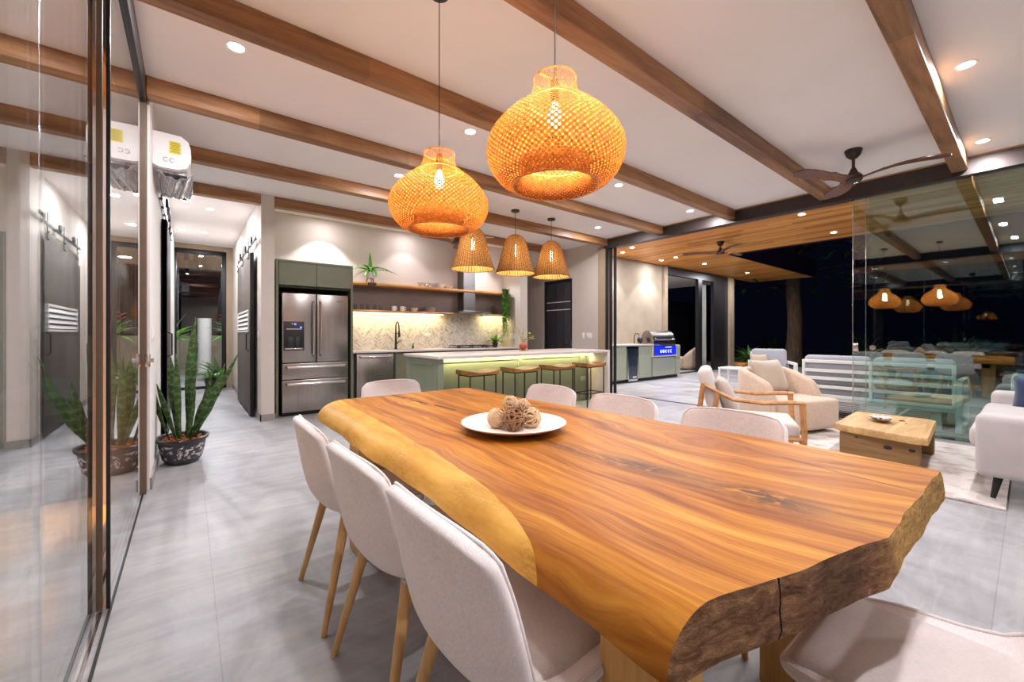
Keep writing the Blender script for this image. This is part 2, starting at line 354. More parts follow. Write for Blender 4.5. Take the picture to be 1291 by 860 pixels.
    if kind == 'side':
        endf = b.m_('LESS_THAN', y, .37)
        geo = b.n('ShaderNodeNewGeometry'); ny = b.n('ShaderNodeSeparateXYZ', None, Vector=geo.outputs['True Normal']).outputs[1]
        endf = b.m_('MULTIPLY', endf, b.m_('LESS_THAN', ny, -.35))
        e = b.noise(b.map(o, (7, 7, 26)), 2.2, 6, .7, 1.0)
        ec = b.ramp(e, [(.3, (.11, .05, .025)), (.5, (.30, .15, .075)), (.7, (.56, .32, .16))])
        bl = b.noise(b.map(o, (3, 3, 3)), 1.7, 3)
        gold = b.m_('MINIMUM', b.m_('ADD', b.m_('MULTIPLY', b.m_('SUBTRACT', x, 1.10), 7.0), b.m_('MULTIPLY', b.m_('SUBTRACT', bl, .5), 3)), 1.0)
        gold = b.m_('MAXIMUM', gold, 0.0)
        ec = b.mix(b.m_('MULTIPLY', gold, .9), ec, b.ramp(e, [(.3, (.34, .17, .04)), (.6, (.80, .50, .17))]))
        burl = gauss(1.02, .24, .10, 9); ec = b.mix(b.m_('MULTIPLY', burl, .55), ec, (.04, .02, .016))
        spl = b.m_('LESS_THAN', b.m_('ABSOLUTE', b.m_('SUBTRACT', x, .835)), .0022)
        ec = b.mix(spl, ec, (.01, .005, .003))
        c = b.mix(endf, c, ec)
        big = b.noise(b.map(o, (14, 14, 22)), 1.6, 6, .7, 1.0)
        adz = b.n('ShaderNodeTexVoronoi', None, Vector=b.map(o, (30, 30, 18)), Scale=1.0).outputs[0]
        h = b.m_('MULTIPLY', endf, b.m_('ADD', b.m_('ADD', b.m_('MULTIPLY', e, .5), big), b.m_('MULTIPLY', adz, .5)))
        p = b.bsdf(Base_Color=c, Roughness=b.m_('ADD', .46, b.m_('MULTIPLY', endf, .3)), Normal=b.bump(h, .9, .03))
        p.inputs['Specular IOR Level'].default_value = .13
    return b.m
M['slab'] = table_mat('side')

# ------------------------------------------------------------------ mesh helpers
def V(*a): return Vector(a)
class MB:
    def __init__(s): s.v = []; s.f = []
    def add(s, vs, fs, T=None):
        n = len(s.v)
        for p in vs:
            p = Vector(p); s.v.append(T @ p if T else p)
        s.f += [tuple(i+n for i in f) for f in fs]; return s
    def box(s, c, d, bev=0, seg=2, rz=0, R=None):
        bm = bmesh.new(); bmesh.ops.create_cube(bm, size=1)
        bmesh.ops.scale(bm, vec=d, verts=bm.verts)
        if bev: bmesh.ops.bevel(bm, geom=bm.edges[:], offset=min(bev, min(d)*.49), segments=seg, profile=.5, affect='EDGES')
        T = Matrix.Translation(c) @ (R.to_4x4() if R else Matrix.Rotation(rz, 4, 'Z'))
        bm.verts.index_update()
        s.add([v.co for v in bm.verts], [[v.index for v in f.verts] for f in bm.faces], T); bm.free(); return s
    def bar(s, a, b, w, h, bev=0, up=(0, 0, 1)):
        """square bar from a to b"""
        a = Vector(a); b = Vector(b); d = (b-a); L = d.length; x = d.normalized(); u = Vector(up)
        y = u.cross(x)
        if y.length < 1e-4: y = Vector((0, 1, 0)).cross(x)
        y.normalize(); z = x.cross(y); R = Matrix((x, y, z)).transposed()
        return s.box((a+b)/2, (L, w, h), bev, 1, 0, R)
    def lathe(s, prof, seg=32, c=(0, 0, 0), T=None, sx=1, sy=1):
        vs = []; fs = []; n = len(prof)
        for i in range(seg):
            a = 2*PI*i/seg
            for r, z in prof: vs.append((c[0]+r*math.cos(a)*sx, c[1]+r*math.sin(a)*sy, c[2]+z))
        for i in range(seg):
            j = (i+1) % seg
            for k in range(n-1): fs.append((i*n+k, j*n+k, j*n+k+1, i*n+k+1))
        return s.add(vs, fs, T)
    def cyl(s, c, r, h, seg=20, r2=None, T=None):
        r2 = r if r2 is None else r2
        return s.lathe([(0, 0), (r, 0), (r2, h), (0, h)], seg, c, T)
    def tube(s, pts, rad, seg=8, flat=1.0, closed=False):
        pts = [Vector(p) for p in pts]; n = len(pts)
        if not hasattr(rad, '__len__'): rad = [rad]*n
        vs = []; fs = []; prev = None
        for i, p in enumerate(pts):
            t = (pts[(i+1) % n]-pts[i-1]) if closed else (pts[min(i+1, n-1)]-pts[max(i-1, 0)])
            t.normalize()
            if prev is None:
                a = Vector((0, 0, 1)) if abs(t.z) < .9 else Vector((1, 0, 0))
                u = t.cross(a).normalized()
            else: u = (prev - t*prev.dot(t)).normalized()
            prev = u; w_ = t.cross(u)
            for k in range(seg):
                q = 2*PI*k/seg; vs.append(p+(u*math.cos(q)+w_*math.sin(q)*flat)*rad[i])
        rng = n if closed else n-1
        for i in range(rng):
            j = (i+1) % n
            for k in range(seg):
                l = (k+1) % seg; fs.append((i*seg+k, i*seg+l, j*seg+l, j*seg+k))
        if not closed: fs.append(tuple(range(seg))[::-1]); fs.append(tuple((n-1)*seg+k for k in range(seg)))
        return s.add(vs, fs)
    def ball(s, c, r, seg=16, sc=(1, 1, 1)):
        n = seg//2; prof = [(r*math.sin(PI*i/n), -r*math.cos(PI*i/n)) for i in range(n+1)]
        T = Matrix.Translation(c) @ Matrix.Diagonal((*sc, 1))
        return s.lathe(prof, seg, (0, 0, 0), T)
    def grid(s, fn, nu, nv, closeu=False):
        vs = [fn(i/(nu if closeu else nu-1), j/(nv-1)) for i in range(nu) for j in range(nv)]; fs = []
        for i in range(nu if closeu else nu-1):
            k = (i+1) % nu
            for j in range(nv-1): fs.append((i*nv+j, k*nv+j, k*nv+j+1, i*nv+j+1))
        return s.add(vs, fs)
    def pillow(s, c, d, R=None, p=3.0, n=15, pinch=.0):
        """inflated cushion: width d[0] (x), height d[2] (z), thickness d[1] (y)"""
        vs = []; fs = []
        for sd in (1, -1):
            for i in range(n):
                for j in range(n):
                    u = -1+2*i/(n-1); v = -1+2*j/(n-1)
                    t = max(0, (1-abs(u)**p))**.5*max(0, (1-abs(v)**p))**.5
                    q = 1-.06*(1-abs(u))*(abs(v)**2)-.0*pinch; r = 1-.06*(1-abs(v))*(abs(u)**2)
                    vs.append((u*d[0]/2*r, sd*t*d[1]/2, v*d[2]/2*q))
        N = n*n
        for sd in range(2):
            for i in range(n-1):
                for j in range(n-1):
                    f = (sd*N+i*n+j, sd*N+(i+1)*n+j, sd*N+(i+1)*n+j+1, sd*N+i*n+j+1)
                    fs.append(f if sd else f[::-1])
        T = Matrix.Translation(c) @ (R.to_4x4() if R else Matrix())
        return s.add(vs, fs, T)
    def leaf(s, base, dirv, L, W, droop=.3, n=8, fold=.25, side=None, curl=0, tipw=0.03, wprof=None):
        """arching blade leaf from base along dirv"""
        p = Vector(base); d = Vector(dirv).normalized(); sd = side or d.cross(Vector((0, 0, 1)))
        if sd.length < .05: sd = Vector((1, 0, 0))
        sd = Vector(sd).normalized(); vs = []; fs = []
        for i in range(n+1):
            t = i/n
            wv = wprof(t) if wprof else math.sin(PI*min(1, .12+.88*t)**.8)
            wd = max(tipw*W*.2, W/2*wv)
            up = sd.cross(d).normalized()
            vs += [p-sd*wd+up*fold*wd, p.copy(), p+sd*wd+up*fold*wd]
            p = p+d*(L/n); d = (d+Vector((0, 0, -droop/n))+sd*(curl/n)).normalized()
        for i in range(n):
            a = i*3; fs += [(a, a+1, a+4, a+3), (a+1, a+2, a+5, a+4)]
        return s.add(vs, fs)
    def build(s, name, mat, parent=None, smooth=40, solid=0, sub=0, weld=False):
        me = bpy.data.meshes.new(name); me.from_pydata([tuple(v) for v in s.v], [], s.f)
        bm = bmesh.new(); bm.from_mesh(me)
        bmesh.ops.remove_doubles(bm, verts=bm.verts, dist=1e-5)
        if not solid: bmesh.ops.recalc_face_normals(bm, faces=bm.faces)
        bm.to_mesh(me); bm.free()
        me.materials.append(mat)
        if smooth:
            me.shade_smooth()
            if smooth < 180: me.set_sharp_from_angle(angle=math.radians(smooth))
        o = bpy.data.objects.new(name, me); COL.objects.link(o)
        if parent: o.parent = parent
        if solid:
            md = o.modifiers.new('thick', 'SOLIDIFY'); md.thickness = abs(solid); md.offset = -1 if solid > 0 else 1
        if sub:
            md = o.modifiers.new('smooth', 'SUBSURF'); md.levels = sub; md.render_levels = sub
        return o

def thing(name, label, cat, loc=(0, 0, 0), rz=0, group=None):
    o = bpy.data.objects.new(name, None); COL.objects.link(o); o.empty_display_size = .1
    o.location = loc; o.rotation_euler = (0, 0, rz); o['label'] = label; o['category'] = cat
    if group: o['group'] = group
    return o
def tag(o, label, cat, group=None, kind=None):
    o['label'] = label; o['category'] = cat
    if group: o['group'] = group
    if kind: o['kind'] = kind
    return o
def struct(o, parent=None):
    o['kind'] = 'structure'
    if parent: o.parent = parent
    return o
def sbox(name, lo, hi, mat, bev=0):
    c = [(a+b)/2 for a, b in zip(lo, hi)]; d = [b-a for a, b in zip(lo, hi)]
    return struct(MB().box(c, d, bev).build(name, M[mat]))
KIDS = {}
def dup(root, loc=None, rz=None, label=None, group=None, scale=None):
    r = root.copy(); COL.objects.link(r)
    if loc is not None: r.location = loc
    if rz is not None: r.rotation_euler = (0, 0, rz)
    if scale: r.scale = (scale,)*3
    if label: r['label'] = label
    if group: r['group'] = group
    allo = list(bpy.data.objects)
    for ch in [q for q in allo if q.parent == root]:
        c = ch.copy(); COL.objects.link(c); c.parent = r
        for g in [q for q in allo if q.parent == ch]:
            d = g.copy(); COL.objects.link(d); d.parent = c
    return r
def lamp(kind, loc, power, col, parent=None, size=.1, sizey=None, spot=None, rot=None, blend=.4, spread=None, name='light'):
    d = bpy.data.lights.new(name, kind); d.energy = power; d.color = col
    if kind == 'AREA':
        d.shape = 'RECTANGLE' if sizey else 'DISK'; d.size = size
        if sizey: d.size_y = sizey
        if spread: d.spread = spread
    else: d.shadow_soft_size = size
    if kind == 'SPOT': d.spot_size = spot; d.spot_blend = blend
    o = bpy.data.objects.new(name, d); COL.objects.link(o); o.location = loc
    if rot: o.rotation_euler = rot
    if parent: o.parent = parent
    return o

XG = -.275; XW = -.235; XR = 6.70; H = 3.12; YK = 7.35
# ------------------------------------------------------------------ room shell
sbox('floor', (-.36, -4.2, -.2), (17.5, 16.5, 0), 'floor')
sbox('floor_deck', (-3.2, -4.2, -.2), (-.42, 4.45, -.05), 'deck')
sbox('ceiling', (-.36, -4.2, H), (6.78, 11.2, H+.2), 'ceiling')
sbox('ceiling_corridor', (5.75, 7.35, H-.35), (6.73, 9.2, H-.001), 'ceiling')
sbox('wall_left', (-.5, 4.2, -.05), (XW, 11.2, H), 'wallw')
sbox('wall_rear', (-.36, -4.35, 0), (6.8, -4.2, H), 'wall')
sbox('wall_hall', (.78, 6.54, 0), (.94, 11.2, H), 'wall')
sbox('wall_back', (.94, YK, 0), (5.55, YK+.15, H), 'wall')
sbox('wall_pier', (5.55, 6.75, 0), (5.75, 9.2, H), 'wall')
sbox('wall_corridor', (5.75, 9.05, 0), (6.73, 9.2, H), 'taupe')
# right wall with the door opening y 6.36..7.28
def wall_right():
    m = MB()
    def b(y0, y1, z0, z1): m.box((6.80, (y0+y1)/2, (z0+z1)/2), (.14, y1-y0, z1-z0))
    b(5.56, 6.36, 0, H); b(7.28, 9.2, 0, H); b(6.36, 7.28, 2.45, H)
    return struct(m.build('wall_right', M['wall']))
wall_right()
sbox('trim_1', (6.66, 5.37, 0), (6.87, 5.56, 2.98), 'taupe')           # taupe pier beside the glazing
for i, (lo, hi) in enumerate([((XW, 4.2, 0), (XW+.014, 5.95, .09)), ((XW, 6.9, 0), (XW+.014, 11.1, .09)), ((.766, 6.526, 0), (.78, 7.35, .09)), ((.766, 9.2, 0), (.78, 11.1, .09)),
                              ((.766, 6.526, 0), (.95, 6.54, .09)), ((6.716, 5.57, 0), (6.73, 6.30, .09))]):
    sbox('baseboard_%d' % (i+1), lo, hi, 'base')
sbox('trim_2', (-.30, 4.10, 0), (-.250, 4.2, 2.98), 'darkjamb')           # jamb where the sliding glass ends
sbox('trim_3', (-.40, -4.2, 2.93), (-.25, 4.2, 3.12), 'black')         # head track left
sbox('trim_4', (6.64, -4.2, 2.93), (6.80, 5.40, 3.105), 'bronze')       # dark steel header right
sbox('trim_5', (6.622, -4.2, 3.105), (6.82, 5.56, 3.12), 'soffit_trim')
# left track on the floor
for i, x in enumerate((-.268, -.295, -.325, -.355)):
    sbox('trim_%d' % (6+i), (x-.005, -4.2, -.02), (x+.005, 4.10, .006), 'blackm' if i % 2 == 0 else 'chrome')
sbox('trim_10', (-.42, -4.2, -.19), (-.36, 4.2, -.005), 'base')
sbox('trim_11', (6.66, 1.42, -.02), (6.74, 5.13, .003), 'black')
sbox('trim_12', (6.64, -4.2, -.02), (6.80, 1.42, .02), 'chrome')

# sliding glass, left
def glass_panel(n, x, y0, y1, z0=.012, z1=2.93, rail=.0, stile=(None, None), mat='glass', t=.010):
    root = bpy.data.objects.new('window_%d' % n, None); COL.objects.link(root); struct(root); root.location = (x, (y0+y1)/2, 0)
    MB().box((0, 0, (z0+z1)/2), (t, (y1-y0)-.002, z1-z0)).build('pane', M[mat], root, smooth=0)
    for sgn, st in zip((-1, 1), stile):
        if st: MB().box((0, sgn*((y1-y0)/2-st[0]/2), (z0+z1)/2), (st[1], st[0], z1-z0), .002).build('stile', M[st[2]], root)
    return root
glass_panel(1, -.273, 2.47, 4.10, stile=((.012, .014, 'black'), None), mat='glassl')
glass_panel(2, -.306, 1.60, 2.49, stile=(None, (.022, .030, 'darkjamb')), mat='glassl')
glass_panel(3, -.338, 1.20, 2.47, stile=(None, (.012, .010, 'blackm')), mat='glassl')
glass_panel(4, -.306, .20, 1.58, stile=(None, (.006, .012, 'chrome')), mat='glassl')
glass_panel(5, -.273, .10, 1.45, mat='glassl')
glass_panel(6, -.306, -4.1, .0, stile=(None, None), mat='glassl')
# right sliding glass
glass_panel(7, 6.690, -1.35, 1.42, z0=.02, mat='glassr', stile=(None, (.008, .014, 'chrome')))
glass_panel(8, 6.735, -1.4, 1.30, z0=.02, mat='glassr', stile=(None, (.006, .012, 'chrome')))
glass_panel(9, 6.775, -4.1, 1.27, z0=.02, mat='glassr')
glass_panel(10, 6.690, -4.1, -1.36, z0=.02, mat='glassr')
sbox('ceiling_eave', (-1.9, -4.2, 2.95), (-.41, 6.0, 3.1), 'tceil')  # eave added to carry the deck lamps
# stacked black frames of the opened doors at the far end of the glazing
for k in range(3):
    y = 5.33-k*.07
    o = struct(MB().box((6.66+.04*k, y, 1.47), (.035, .055, 2.93), .004).build('window_%d' % (11+k), M['black']))
# lock plates on the glass
def lock(name, loc, label):
    t = thing(name, label, 'lock', loc)
    MB().box((0, 0, 0), (.03, .05, .10), .006).build('plate', M['chrome'], t)
    MB().cyl((0, 0, 0), .018, .035, 20, T=Matrix.Rotation(PI/2*(-1 if loc[0] > 0 else 1), 4, 'Y')).build('thumb_turn', M['chrome'], t)
    return t
lock('glass_lock', (6.685, 1.385, 1.03), 'small square metal lock on the edge of the right glass panel')
t = thing('glass_lock', 'small round metal lock knob beside the square lock on the right glass', 'lock', (6.683, 1.22, 1.03))
MB().cyl((0, 0, 0), .03, .018, 24, T=Matrix.Rotation(-PI/2, 4, 'Y')).build('rose', M['chrome'], t)
MB().cyl((-.018, 0, 0), .012, .02, 16, T=Matrix.Rotation(-PI/2, 4, 'Y')).build('pin', M['chrome'], t)
lock('jamb_lock', (-.243, 4.12, 1.0), 'shiny metal latch on the brown jamb of the left sliding glass')

# ------------------------------------------------------------------ ceiling beams
ys = [-3.04, -1.85, -.65, .55, 1.75, 2.96, 4.19, 5.42, 6.66]
bl = {.55: 'teak ceiling beam at far right of the picture, passing over the ceiling fan blade tip', 1.75: 'teak ceiling beam behind the cord of the larger pendant, ending left of the fan',
      2.96: 'teak ceiling beam crossing from top left corner to behind the larger dining pendant', 4.19: 'third teak ceiling beam from the kitchen wall, crossing above the wall air conditioner column',
      5.42: 'second teak ceiling beam from the kitchen wall, just behind the bell pendant cords', 6.66: 'teak ceiling beam nearest the kitchen wall, above the refrigerator',
      -.65: 'teak ceiling beam behind the camera, seen only mirrored in the right glass, nearest one', -1.85: 'teak ceiling beam behind the camera, seen only mirrored in the right glass, middle one', -3.04: 'teak ceiling beam behind the camera, seen only mirrored in the right glass, farthest one'}
for y in ys:
    x0, x1 = (-.27 if y < 6 else .94), 6.64
    if y < 4.2: x0 = -.25
    o = MB().box((0, 0, 0), (x1-x0, .125, .14), .006, 1).build('ceiling_beam', M['beam'])
    o.location = ((x0+x1)/2, y-.0625, 3.05); tag(o, bl[y], 'beam', 'teak ceiling beams')
o = MB().box((0, 0, 0), (1.05, .125, .14), .006, 1).build('ceiling_beam', M['beam']); o.location = (.255, 6.5975, 3.05)
tag(o, 'short teak beam across the ceiling at the start of the hallway', 'beam', 'teak ceiling beams')

# ------------------------------------------------------------------ downlights
def downlight(loc, label, power, col=C_DOWN, grp='recessed ceiling downlights', spot=None, r=.045, wash=0):
    t = thing('downlight', label, 'ceiling light', loc, 0, grp)
    MB().lathe([(r, 0), (r+.016, -.004), (r+.018, 0)], 24).build('trim_ring', M['white'], t)
    MB().lathe([(0, -.0015), (r, -.0015)], 24).build('lens', M['down'], t)
    if power: lamp('AREA', (0, 0, -.012), power, col, t, size=.09, spread=spot or PI)
    if wash: lamp('SPOT', (0, 0, -.012), wash, col, t, size=.03, spot=math.radians(94), blend=.3)
    return t
dl = [((.25, 3.30), 'recessed downlight at upper left between the first two long beams'), ((2.1, 3.30), 'recessed downlight seen between the two woven dining pendants'),
      ((4.36, 3.30), 'recessed downlight right of the larger dining pendant'), ((6.15, 3.30), 'recessed downlight near the dark header, right of the kitchen pendants'),
      ((4.36, .29), 'recessed downlight at upper right with a bright glow on the ceiling'), ((6.21, .30), 'recessed downlight at right edge just above the dark header'),
      ((.6, .2), 'recessed downlight directly above the camera'), ((2.3, .3), 'recessed downlight above the near end of the table'),
      ((1.1, -2.6), 'recessed downlight behind the camera, left one'), ((3.4, -2.6), 'recessed downlight behind the camera, middle one'), ((5.7, -2.6), 'recessed downlight behind the camera, right one'),
      ((2.0, 4.75), 'recessed downlight above the left end of the kitchen island'), ((5.8, 4.85), 'recessed downlight above the right end of the kitchen island')]
for (x, y), lb in dl: downlight((x, y, H), lb, L_DOWN)
for x, lb in ((1.75, 'recessed downlight washing the wall above the refrigerator'), (4.72, 'recessed downlight washing the wall above the range hood'), (3.2, 'recessed downlight above the kitchen sink')):
    downlight((x, 6.98, H), lb, L_KITCH*.15, wash=L_WASH if x != 3.2 else L_WASH*.3)
downlight((.26, 7.83, H), 'nearer round downlight in the hallway ceiling', L_HALL, C_HALL)
downlight((.24, 9.73, H), 'farther round downlight in the hallway ceiling', L_HALL, C_HALL)
for y, lb in ((1.3, 'lamp added to brighten the timber deck outside, nearest one'), (2.6, 'lamp added to brighten the timber deck outside, middle one'), (3.9, 'lamp added to brighten the timber deck outside, farthest one')):
    q = downlight((-1.05, y, 2.945), lb, 0, C_WARM, 'added deck lamps'); lamp('SPOT', (0, 0, -.012), 1500, (1, .86, .7), q, size=.03, spot=math.radians(30), blend=1)  # added spots brighten the deck boards; no fixture is known there
t = thing('spot_light', 'small black cylinder spotlight with starry glare on the hallway ceiling', 'ceiling light', (-.04, 7.0, H))
MB().cyl((0, 0, -.02), .045, .02).build('base', M['blackm'], t)
MB().cyl((0, 0, -.15), .038, .13).build('head', M['blackm'], t)
MB().lathe([(0, -.152), (.03, -.152)], 20).build('lens', M['down'], t)
lamp('AREA', (0, 0, -.165), L_HALL*.7, C_HALL, t, size=.06)
for i, (x, y) in enumerate([(8.21, 6.1), (7.93, 5.63), (9.91, 6.12), (9.84, 5.67), (11.36, 5.68), (14.14, 5.67), (7.92, 2.34), (9.82, 2.37)]):
    wl = ['nearest the concrete wall above the wine cooler', 'in the corner of the boards beside the dark header', 'nearest the concrete wall above the grill', 'just behind the one above the grill',
          'above the outdoor sliding door', 'at the far tip of the boards, above the curtain', 'in the middle of the boards above the two seat sofa', 'near the open edge of the boards'][i]
    downlight((x, y, 3.165), 'terrace downlight ' + wl, (L_TERR*.25 if i in (0, 2) else L_TERR) if i in (0, 2, 4, 5, 6, 7) else L_TERR*.4, C_DOWN, 'terrace ceiling downlights', wash=130 if i in (0, 2) else 0)

# ------------------------------------------------------------------ terrace
def terrace():
    m = MB(); m.box((8.65, 1.2, 3.27), (3.7, 10.8, .2)); m.box((13.7, 5.63, 3.27), (6.4, 2.0, .2))
    struct(m.build('ceiling_terrace', M['tceil']))
    f = MB(); f.box((13.72, 4.615, 3.44), (6.46, .03, .58)); f.box((16.915, 5.63, 3.44), (.03, 2.04, .58)); f.box((10.515, -.2, 3.44), (.03, 9.6, .58))
    struct(f.build('trim_13', M['purple']))
    sbox('wall_terrace', (6.87, 6.56, 0), (10.86, 6.75, 3.17), 'concrete')
    sbox('trim_14', (10.70, 6.50, 0), (10.86, 6.56, 3.17), 'taupe')
    sbox('trim_15', (14.65, 6.42, 0), (14.95, 6.75, 3.17), 'taupe')
    # far room behind the outdoor slider
    sbox('ceiling_room', (10.86, 6.75, 3.0), (15.0, 9.6, 3.16), 'wallw')
    sbox('trim_16', (10.86, 9.35, 2.62), (15.0, 9.55, 2.95), 'tceil')
    sbox('trim_17', (10.86, 6.50, 2.92), (14.7, 6.62, 3.12), 'black')
    sbox('trim_18', (10.86, 6.52, 0), (14.7, 6.60, .03), 'black')
    sbox('wall_room', (6.9, 9.6, 0), (22, 9.7, 2.62), 'dark')  # near-black colour stands in for the night beyond the room
    sbox('window_20', (12.62, 6.50, .03), (12.86, 6.60, 2.92), 'black')
    sbox('window_21', (13.62, 6.50, .03), (14.66, 6.60, 2.92), 'black')
terrace()
def curtain():
    m = MB()
    def fn(u, v):
        x = 12.95+.6*u; z = .03+2.8*(1-v); return (x, 6.72+.035*math.sin(u*40)*(.6+.4*v), z)
    m.grid(fn, 60, 8); o = m.build('curtain', M['curtain'], solid=.004)
    tag(o, 'pale sheer curtain hanging behind the outdoor sliding door', 'curtain')
curtain()
lamp('AREA', (12.4, 7.8, 2.95), 40, C_HALL, None, size=.3, name='room_light')

# ------------------------------------------------------------------ night garden
def trunk(name, x, y, r, h, label):
    t = thing(name, label, 'tree', (x, y, 0))
    pts = [(.03*math.sin(i*1.3), .03*math.cos(i*1.7), h*i/9) for i in range(10)]
    MB().tube(pts, [r*(1.25 if i == 0 else 1-.03*i) for i in range(10)], 14).build('trunk', M['trunk'], t)
    m = MB(); rr = random.Random(int(x*10))
    for k in range(420):
        a = rr.uniform(0, 2*PI); R_ = rr.uniform(.4, 3.2); z = h*rr.uniform(.35, 1.0)
        d = Vector((rr.uniform(-1, 1), rr.uniform(-1, 1), rr.uniform(-.6, .4)))
        m.leaf((R_*math.cos(a), R_*math.sin(a), z), d, .35, .16, .5, 3)
    m.build('foliage', M['ferns'], t)
    m = MB()
    for k in range(9):
        a = rr.uniform(0, 2*PI); z = h*rr.uniform(.4, .85); m.tube([(0, 0, z), (1.2*math.cos(a), 1.2*math.sin(a), z+.5), (2.6*math.cos(a), 2.6*math.sin(a), z+.7)], [.07, .045, .02], 6)
    m.build('branches', M['trunk'], t)
trunk('garden_tree', 18.6, 5.75, .27, 8, 'tall dark tree trunk standing beyond the terrace roof corner')
def fern(name, loc, label, n=34, L=.6, mat='ferns', W=.06, grp=None, hz=.9, bz=.02):
    t = thing(name, label, 'plant', loc, 0, grp); m = MB(); rr = random.Random(int(loc[0]*31+loc[1]*7))
    for k in range(n):
        a = 2*PI*k/n*2.4; e = rr.uniform(.3, 1.3)
        m.leaf((0, 0, bz), (math.cos(a)*math.cos(e), math.sin(a)*math.cos(e), math.sin(e)*hz), L*rr.uniform(.7, 1.1), W, 1.1, 7)
    m.build('fronds', M[mat], t)
    MB().tube([(0, 0, 0), (0, 0, bz/2+.05), (0, 0, bz+.10)], [.03, .03, .015], 8).build('crown', M['trunk'], t)
    return t
fern('fern', (15.9, 6.3, .18), 'lit fern clump beside the far terrace wall, in the timber planter', 60, .75, 'leaf', .08)
fern('fern', (17.1, 6.6, .18), 'smaller fern clump farther out in the timber planter', 50, .65, 'leaf', .08)
o = MB().box((16.3, 6.45, .09), (2.3, .6, .18), .01).build('planter', M['shelf']); tag(o, 'low orange timber planter edge at the end of the terrace', 'planter')
rr = random.Random(3)
for i, (x, y) in enumerate([(19.5, 1.5), (22.5, 7.8), (15.5, -2.2), (21.5, 4.2)]):
    fern('shrub', (x, y, 0), ['dark shrub in the night garden right of the tree trunk', 'dark shrub in the night garden behind the fern planter', 'dark shrub in the night garden behind the right glass', 'dark shrub in the night garden deep behind the tree'][i], 70, 1.6, 'ferns', .16)
sbox('floor_garden', (17.5, -12, -.3), (32, 20, -.06), 'night')

# ------------------------------------------------------------------ hallway end
def hall_end():
    sbox('trim_19', (XW, 11.1, 3.02), (.78, 11.2, 3.12), 'taupe'); sbox('trim_20', (.66, 11.1, 0), (.78, 11.2, 3.02), 'taupe')
    r = bpy.data.objects.new('door_1', None); COL.objects.link(r); struct(r); r.location = (.2, 11.18, 0)
    MB().box((0, 0, 1.5), (.78, .008, 2.95)).build('pane', M['glass'], r)
    f = MB(); f.box((-.435, 0, 1.5), (.07, .07, 3.0), .004); f.box((.0, 0, 2.97), (.93, .07, .09), .004); f.box((0, 0, .03), (.93, .07, .06), .004)
    f.build('frame', M['black'], r)
    for k in range(4): MB().box((.39+.026*k, .012*(k % 2), 1.5), (.024, .07, 3.0), .003).build('stile', M['black'], r)
    sbox('ceiling_patio', (-1.5, 11.3, 3.02), (4, 14.5, 3.15), 'tceil')
    sbox('wall_garden', (-2.5, 15.6, 0), (5, 15.8, 1.15), 'concrete')
    sbox('floor_patio', (-3, 11.2, -.3), (-.36, 16.5, -.01), 'floor')
    lamp('AREA', (.6, 12.8, 2.95), 90, C_HALL, None, size=.2, name='patio_light')
    t = thing('column', 'pale round column standing in the garden beyond the hallway door', 'column', (.36, 14.9, 0))
    MB().cyl((0, 0, .1), .17, 1.55, 28).build('shaft', M['wallw'], t); MB().box((0, 0, .05), (.5, .5, .1), .01).build('foot', M['concrete'], t)
    fern('palm', (1.0, 13.7, -.06), 'broad leaved palm right of the garden column beyond the hallway', 22, .8, 'leafb', .16, hz=1.3, bz=1.1)
    fern('palm', (-.35, 13.4, -.01), 'broad leaved palm left of the garden column beyond the hallway', 20, .75, 'leafb', .16, hz=1.3, bz=1.0)
    fern('bush', (.6, 13.3, .02), 'low leafy bush at the foot of the garden wall beyond the hallway', 40, .8, 'leaf', .1)
    t = thing('heliconia', 'orange flower among leaves beyond the hallway door', 'flower', (.78, 13.9, 0))
    MB().tube([(0, 0, 0), (.03, 0, .9), (0, 0, 1.62)], [.012, .01, .008], 6).build('stem', M['leaf'], t)
    m = MB()
    for k in range(5): m.leaf((0, 0, 1.5+.05*k), ((-1)**k, -.2, .7), .17, .09, .2, 4)
    m.build('bract', emitless_orange, t)
b_ = NB('orange_bract'); b_.bsdf(Base_Color=(.9, .16, .02), Roughness=.4); emitless_orange = b_.m
hall_end()
t = thing('potted_plant', 'small leafy plant in a dark pot on the floor by the hallway glass door', 'plant', (.40, 10.7, 0))
MB().lathe([(0, 0), (.10, 0), (.15, .24), (.165, .25), (.14, .25), (.13, .21), (0, .21)], 24).build('pot', M['bronze'], t)
m = MB()
for k in range(16):
    a = k*2.4; e = .5+.07*(k % 9); m.leaf((0, 0, .2), (math.cos(a)*math.cos(e), math.sin(a)*math.cos(e), math.sin(e)), .36, .08, .5, 7)
m.build('leaves', M['leaf'], t)
